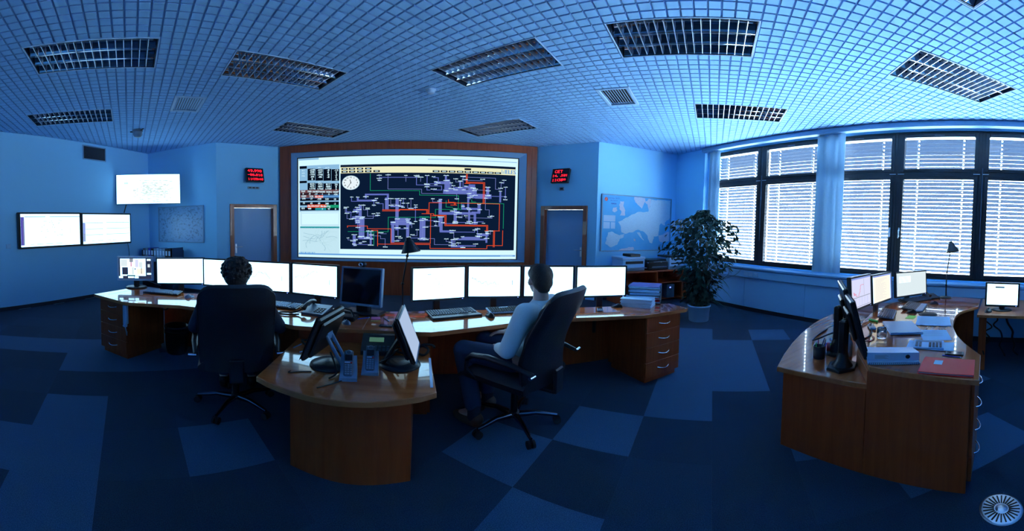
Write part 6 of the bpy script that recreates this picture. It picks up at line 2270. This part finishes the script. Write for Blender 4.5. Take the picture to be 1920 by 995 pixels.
# ------------------------------------------------------------------ office chairs
def chair(label, x, y, rz, leg0, group='black leather executive chairs'):
    """local +y is the direction the sitter faces"""
    o = thing('office_chair', label, 'chair', (x, y, 0), rz, group)
    # five star base
    MB().lathe([(0, .115), (.035, .115), (.04, .10), (.04, .07), (.03, .06), (0, .06)], 20).build('base_hub', ['black_plastic'], o)
    MB().tube([(0, 0, .10), (0, 0, .27)], .026, 14).tube([(0, 0, .27), (0, 0, .40)], .014, 12).build('gas_lift', ['black_plastic'], o)
    for k in range(5):
        a = math.radians(leg0 + 72 * k) - rz
        c, s = math.cos(a), math.sin(a)
        m = MB().tube([(.03 * c, .03 * s, .088), (.15 * c, .15 * s, .098), (.30 * c, .30 * s, .068)], [.024, .019, .012], 8)
        lg = m.build('base_leg', ['dark_chrome'], o)
        w = MB()
        for sd in (-1, 1):
            ax = Vector((-s, c, 0))
            p = Vector((.30 * c, .30 * s, .028)) + ax * sd * .016
            w.tube([p - ax * .009, p + ax * .009], .028, 16)
        w.tube([(.30 * c, .30 * s, .035), (.30 * c, .30 * s, .066)], .008, 8)
        w.build('caster', ['rubber'], o)
    MB().box(-.12, .12, -.12, .14, .385, .425, 0, .01).build('mechanism', ['black_plastic'], o)
    # seat: padded, rolled front
    def seat(u, v):
        X = (u - .5) * .54
        Y = -.25 + .52 * v
        e = max(0, abs(u - .5) * 2 - .72) / .28
        fz = max(0, v - .78) / .22
        z = .515 - .045 * e ** 2 - .06 * fz ** 2 + .012 * math.cos(v * math.pi * 6) * (1 - e) * .3
        return (X, Y, z)
    m = MB().grid(seat, 16, 16)
    m.grid(lambda u, v: (seat(u, v)[0] * .97, seat(u, v)[1], .425), 16, 16)
    for uu in (0, 1):
        m.grid(lambda u, v, uu=uu: (seat(uu, v)[0] * (1 - .03 * (1 - u)), seat(uu, v)[1], .425 + (seat(uu, v)[2] - .425) * u), 4, 16)
        m.grid(lambda u, v, uu=uu: (seat(v, uu)[0] * (1 - .03 * (1 - u)), seat(v, uu)[1] + (.03 * math.sin(math.pi * u) if uu else 0), .425 + (seat(v, uu)[2] - .425) * u), 4, 16)
    m.build('seat', ['leather'], o)

    # backrest: shell and cushion following one curve
    def spine(v):
        z = .44 + .72 * v
        yb = -.275 - .11 * v + .045 * math.sin(math.pi * min(1, v * 1.25)) - .055 * v * v
        return yb, z

    def wid(v):
        return .240 + .018 * math.sin(math.pi * (v * .75 + .12)) - (.012 * max(0, (v - .9) / .1) ** 2) - .015 * max(0, (.15 - v) / .15) ** 2
    def front(u, v):
        yb, z = spine(v)
        X = (u - .5) * 2
        z -= .05 * max(0, (v - .8) / .2) * abs(X) ** 7
        return (X * wid(v), yb + .055 + .035 * X * X - .025 * max(0, abs(X) - .8) / .2 + .006 * math.cos(v * 22) - .02 * max(0, (v - .9) / .1) ** 2, z)
    def back(u, v):
        yb, z = spine(v)
        X = (u - .5) * 2
        z -= .05 * max(0, (v - .8) / .2) * abs(X) ** 7
        return (X * wid(v) * 1.0, yb - .025 + .045 * X * X + .018 * max(0, abs(X) - .8) / .2, z)
    m = MB().grid(front, 18, 20)
    for uu in (0, 1):
        m.grid(lambda u, v, uu=uu: tuple(Vector(front(uu, v)).lerp(Vector(back(uu, v)), u)), 4, 20)
    m.grid(lambda u, v: tuple(Vector(front(u, 1)).lerp(Vector(back(u, 1)), v) + Vector((0, 0, .022 * math.sin(math.pi * v)))), 18, 6)
    m.grid(lambda u, v: tuple(Vector(front(u, 0)).lerp(Vector(back(u, 0)), v)), 18, 2)
    m.build('back_cushion', ['leather'], o)
    MB().grid(back, 18, 20).build('back_shell', ['leather'], o)
    for s in (0, 1):
        MB().tube([Vector(back(s, v / 20)) + Vector(((-1 if not s else 1) * .003, .006, 0)) for v in range(21)], .0055, 6).build('piping', ['leather_piping'], o)
    MB().box(-.05, .05, -.335, -.10, .375, .40, 0, .006).box(-.05, .05, -.352, -.328, .375, .56, 0, .008).build('back_bracket', ['black_plastic'], o)
    # arms: padded top, chrome tip at the rear, curved support
    for s in (-1, 1):
        pts = [(s * .275, -.32, .605), (s * .295, -.16, .645), (s * .30, .0, .655), (s * .295, .13, .635), (s * .285, .19, .585)]
        MB().tube(pts, [.018, .026, .028, .027, .02], 10, 0, ry=.75).build('armrest_pad', ['leather'], o)
        MB().tube([(s * .285, .19, .58), (s * .28, .20, .50), (s * .25, .12, .43)], .014, 8).build('armrest_support', ['black_plastic'], o)
        MB().tube([(s * .27, -.33, .60), (s * .325, -.33, .602)], .011, 10).build('arm_pin', ['chrome'], o)
    return o


CH_L = (-1.335, 2.43, math.radians(30))
CH_R = (.655, 2.44, math.radians(40))
chair('black leather chair of the curly haired operator, seen square from behind', *CH_L, 199)
chair('black leather chair turned left, holding the operator in a light sweater', *CH_R, 204)


# ------------------------------------------------------------------ people: closed pieces fused into one continuous skin
PEND = []


def fuse(name, parts, material, voxel, parent, smooth=6):
    """parts: ('c', p0, r0, p1, r1) tapered limb; ('e', centre, radii, euler) ellipsoid -> one remeshed surface"""
    mb = MB()
    for p in parts:
        if p[0] == 'c':
            _, a, ra, b, rb = p
            a, b = Vector(a), Vector(b)
            mb.tube([a, a.lerp(b, .5), b], [ra, (ra + rb) / 2, rb], 14)
            mb.ellipsoid(a, (ra, ra, ra), None, 14, 10)
            mb.ellipsoid(b, (rb, rb, rb), None, 14, 10)
        else:
            mb.ellipsoid(p[1], p[2], Euler(p[3]) if len(p) > 3 else None, 20, 14)
    o = mb.build(name, [material], parent)
    rm_ = o.modifiers.new('fuse', 'REMESH')
    rm_.mode = 'VOXEL'
    rm_.voxel_size = voxel
    rm_.use_smooth_shade = True
    if smooth:
        sm_ = o.modifiers.new('smooth', 'SMOOTH')
        sm_.factor = .5
        sm_.iterations = smooth
    PEND.append(o)
    return o


def settle():
    obs = list(PEND)
    for o, me in zip(obs, evaluated(obs)):
        old = o.data
        o.modifiers.clear()
        o.data = me
        bpy.data.meshes.remove(old)
        for p in me.polygons:
            p.use_smooth = True
    PEND.clear()


def limb(*nodes):
    return [('c', nodes[i][0], nodes[i][1], nodes[i + 1][0], nodes[i + 1][1]) for i in range(len(nodes) - 1)]


def hand_parts(w, d, side, curl, n):
    """palm at wrist w, pointing along d, n = back of the hand normal; five bent fingers"""
    d, n = Vector(d).normalized(), Vector(n).normalized()
    s = d.cross(n).normalized() * side
    w = Vector(w)
    pc = w + d * .045
    P_ = [('c', w, .022, w + d * .03, .024)]
    for k, off in enumerate((-.027, -.009, .009, .027)):
        P_.append(('c', w + d * .02 + s * off * .6, .014, w + d * .085 + s * off, .0115))
    for k, (off, L) in enumerate(((-.027, .078), (-.009, .088), (.009, .082), (.027, .064))):
        p = w + d * .085 + s * off
        dd = d.copy()
        r = .0088
        for j in range(3):
            dd = (dd - n * curl).normalized()
            q = p + dd * L * (.45, .32, .23)[j]
            P_.append(('c', p, r, q, r * .92))
            p, r = q, r * .92
    p = w + d * .03 - s * .028
    dd = (d * .6 - s * .75 - n * .25).normalized()
    for j in range(3):
        q = p + dd * (.036, .03, .024)[j]
        P_.append(('c', p, (.0125, .0105, .009)[j], q, (.0105, .009, .008)[j]))
        p = q
        dd = (dd + d * .35 - n * .15).normalized()
    return P_


# operator in the light sweater -------------------------------------------------
pr = thing('person', 'short haired person in a light sweater and jeans sitting turned left at the desk', 'person', (CH_R[0], CH_R[1], 0), CH_R[2] + math.radians(4))
# local frame of the chair: +y forward, +x to the sitter's right
hipL, hipR = V3(-.095, -.10, .585), V3(.095, -.10, .585)
kneeL, kneeR = V3(-.14, .345, .585), V3(.13, .35, .59)
ankL, ankR = V3(-.17, .22, .11), V3(.10, .30, .11)
pelvis, chest, neck = V3(0, -.105, .64), V3(0, -.16, .90), V3(0, -.185, 1.055)
shL, shR = V3(-.185, -.175, 1.0), V3(.185, -.175, 1.0)
elL, elR = V3(-.265, -.10, .725), V3(.25, -.06, .72)
wrL, wrR = V3(-.12, .06, .665), V3(.16, .15, .70)
hc = V3(.0, -.175, 1.215)
ht = math.radians(-40)                                    # head turned back towards the video wall
HM = T(hc.x, hc.y, hc.z, 0, 0, ht)


def hp(x, y, z):
    return HM @ Vector((x, y, z))


def head_parts():
    P_ = [('e', hp(0, -.012, .022), (.072, .090, .096), (0, 0, ht)), ('e', hp(0, .035, -.035), (.057, .060, .078), (0, 0, ht)), ('e', hp(0, .062, -.085), (.036, .032, .030), (0, 0, ht)),
          ('e', hp(0, .100, -.018), (.013, .020, .024), (.35, 0, ht)), ('e', hp(0, .083, .012), (.052, .020, .016), (0, 0, ht)), ('e', hp(-.035, .080, -.032), (.022, .018, .02), (0, 0, ht)), ('e', hp(.035, .080, -.032), (.022, .018, .02), (0, 0, ht)),
          ('e', hp(0, .090, -.057), (.024, .012, .007), (0, 0, ht)), ('e', hp(0, .088, -.066), (.022, .012, .007), (0, 0, ht)),
          ('e', hp(-.074, -.004, -.012), (.010, .020, .032), (.15, 0, ht)), ('e', hp(.074, -.004, -.012), (.010, .020, .032), (.15, 0, ht))]
    return P_


body = head_parts() + limb((hp(0, -.02, -.06), .050), (neck, .054), (chest, .105), (pelvis, .12))
body += limb((chest + V3(0, 0, .06), .08), (shL, .055), (elL, .043), (wrL, .030)) + limb((chest + V3(0, 0, .06), .08), (shR, .055), (elR, .043), (wrR, .030))
body += limb((pelvis, .11), (hipL, .085), (kneeL, .06), (ankL, .042)) + limb((pelvis, .11), (hipR, .085), (kneeR, .06), (ankR, .042))
body += limb((ankL, .04), (ankL + V3(0, .11, -.06), .033)) + limb((ankR, .04), (ankR + V3(0, .11, -.06), .033))
body += hand_parts(wrL, (.75, .62, -.12), 1, .35, (0, .15, 1)) + hand_parts(wrR, (-.45, .85, -.1), -1, .3, (0, .1, 1))
fuse('body', body, 'skin', .0075, pr, 3)
sw = limb((neck + V3(0, .0, -.035), .072), (chest + V3(0, 0, .02), .112), (V3(0, -.13, .76), .112), (pelvis + V3(0, .02, -.02), .13))
sw += limb((chest + V3(-.05, 0, .05), .095), (shL, .071), (elL, .060), (wrL + (elL - wrL) * .12, .043)) + limb((chest + V3(.05, 0, .05), .095), (shR, .071), (elR, .060), (wrR + (elR - wrR) * .12, .043))
sw += [('e', V3(0, -.145, .86), (.165, .105, .17)), ('e', V3(0, -.115, .68), (.160, .118, .13))]
fuse('sweater', sw, 'sweater', .011, pr, 8)
tr = limb((pelvis + V3(0, .02, -.04), .135), (hipL + V3(0, .06, -.01), .10), (kneeL, .078), (ankL + (kneeL - ankL) * .12, .062)) + limb((pelvis + V3(0, .02, -.04), .135), (hipR + V3(0, .06, -.01), .10), (kneeR, .078), (ankR + (kneeR - ankR) * .12, .062))
fuse('jeans', tr, 'jeans', .011, pr, 8)
for an in (ankL, ankR):
    fuse('shoe', [('e', an + V3(0, -.015, -.05), (.045, .062, .05)), ('e', an + V3(0, .085, -.068), (.046, .10, .036)), ('e', an + V3(0, .05, -.06), (.046, .11, .034)), ('e', an + V3(0, .045, -.095), (.048, .135, .014))], 'shoe_brown', .008, pr, 5)
    fuse('sock', [('c', an + V3(0, 0, -.04), .048, an + (V3(0, 0, .05)), .047)], 'sock', .01, pr, 2)
hr = [('e', hp(0, -.020, .040), (.078, .094, .092), (0, 0, ht)), ('e', hp(0, -.050, -.012), (.069, .060, .070), (0, 0, ht)), ('e', hp(0, .03, .085), (.060, .062, .036), (.25, 0, ht)), ('e', hp(-.060, .015, .050), (.016, .040, .038), (0, 0, ht)), ('e', hp(.060, .015, .050), (.016, .040, .038), (0, 0, ht)), ('e', hp(0, -.072, -.068), (.044, .026, .024), (0, 0, ht))]
fuse('hair', hr, 'hair_brown', .008, pr, 4)
for s in (-1, 1):
    MB().ellipsoid(hp(s * .033, .0905, .0), (.011, .008, .009)).build('eye', ['paper'], pr)
    MB().ellipsoid(hp(s * .033, .0978, .0), (.005, .002, .005)).build('iris', ['hair_brown'], pr)

# curly haired operator ---------------------------------------------------------
pL = thing('person', 'curly haired person in dark clothing sitting with back to the viewer', 'person', (CH_L[0], CH_L[1], 0), math.radians(26))
hipL, hipR = V3(-.09, -.06, .58), V3(.09, -.06, .58)
kneeL, kneeR = V3(-.12, .38, .57), V3(.12, .38, .57)
ankL, ankR = V3(-.12, .36, .11), V3(.12, .36, .11)
pelvis, chest, neck = V3(0, -.09, .63), V3(0, -.10, .89), V3(.0, -.085, 1.06)
shL, shR = V3(-.19, -.11, .98), V3(.19, -.11, .98)
elL, elR = V3(-.30, -.02, .72), V3(.33, .03, .70)
wrL, wrR = V3(-.22, .24, .765), V3(.24, .27, .765)
hc = V3(.015, -.03, 1.205)
ht = 0.0
HM = T(hc.x, hc.y, hc.z, 0, 0, ht)
body = head_parts() + limb((hp(0, -.02, -.06), .050), (neck, .054), (chest, .10), (pelvis, .12))
body += limb((chest + V3(0, 0, .05), .08), (shL, .055), (elL, .043), (wrL, .030)) + limb((chest + V3(0, 0, .05), .08), (shR, .055), (elR, .043), (wrR, .030))
body += limb((pelvis, .11), (hipL, .085), (kneeL, .06), (ankL, .042)) + limb((pelvis, .11), (hipR, .085), (kneeR, .06), (ankR, .042))
body += limb((ankL, .04), (ankL + V3(0, .11, -.06), .033)) + limb((ankR, .04), (ankR + V3(0, .11, -.06), .033))
body += hand_parts(wrL, (.2, .95, -.05), 1, .22, (0, .05, 1)) + hand_parts(wrR, (-.2, .95, -.05), -1, .22, (0, .05, 1))
fuse('body', body, 'skin', .0075, pL, 3)
sw = limb((neck + V3(0, 0, -.04), .07), (chest, .125), (V3(0, -.09, .75), .125), (pelvis, .14))
sw += limb((chest + V3(-.05, 0, .04), .105), (shL, .075), (elL, .062), (wrL + (elL - wrL) * .12, .044)) + limb((chest + V3(.05, 0, .04), .105), (shR, .075), (elR, .062), (wrR + (elR - wrR) * .12, .044))
fuse('jumper', sw, 'navy_shirt', .011, pL, 8)
tr = limb((pelvis + V3(0, .02, -.04), .135), (hipL + V3(0, .06, -.01), .10), (kneeL, .078), (ankL + V3(0, 0, .05), .062)) + limb((pelvis + V3(0, .02, -.04), .135), (hipR + V3(0, .06, -.01), .10), (kneeR, .078), (ankR + V3(0, 0, .05), .062))
fuse('trousers', tr, 'jeans', .011, pL, 8)
for an in (ankL, ankR):
    fuse('shoe', [('e', an + V3(0, -.015, -.05), (.045, .062, .05)), ('e', an + V3(0, .085, -.068), (.046, .10, .036)), ('e', an + V3(0, .045, -.095), (.048, .135, .014))], 'black_matte', .009, pL, 4)
rh = random.Random(31)
hr = [('e', hp(0, -.02, .04), (.094, .106, .105)), ('e', hp(0, -.055, -.03), (.090, .07, .085))]
for k in range(620):
    u, v = rh.uniform(-1, .98), rh.random() * 6.283
    q = math.sqrt(1 - u * u)
    p = Vector((q * math.cos(v) * .104, q * math.sin(v) * .112 - .02, u * .112 + .03))
    if p.y > .055 and p.z < .06:
        continue
    if p.z < -.07 and p.y > -.02:
        continue
    p *= rh.uniform(.96, 1.06)
    r = rh.uniform(.007, .015)
    hr.append(('e', hp(*p), (r, r, r)))
fuse('hair', hr, 'hair_black', .0045, pL, 1)
for s in (-1, 1):
    MB().ellipsoid(hp(s * .033, .0905, .0), (.011, .008, .009)).build('eye', ['paper'], pL)
settle()
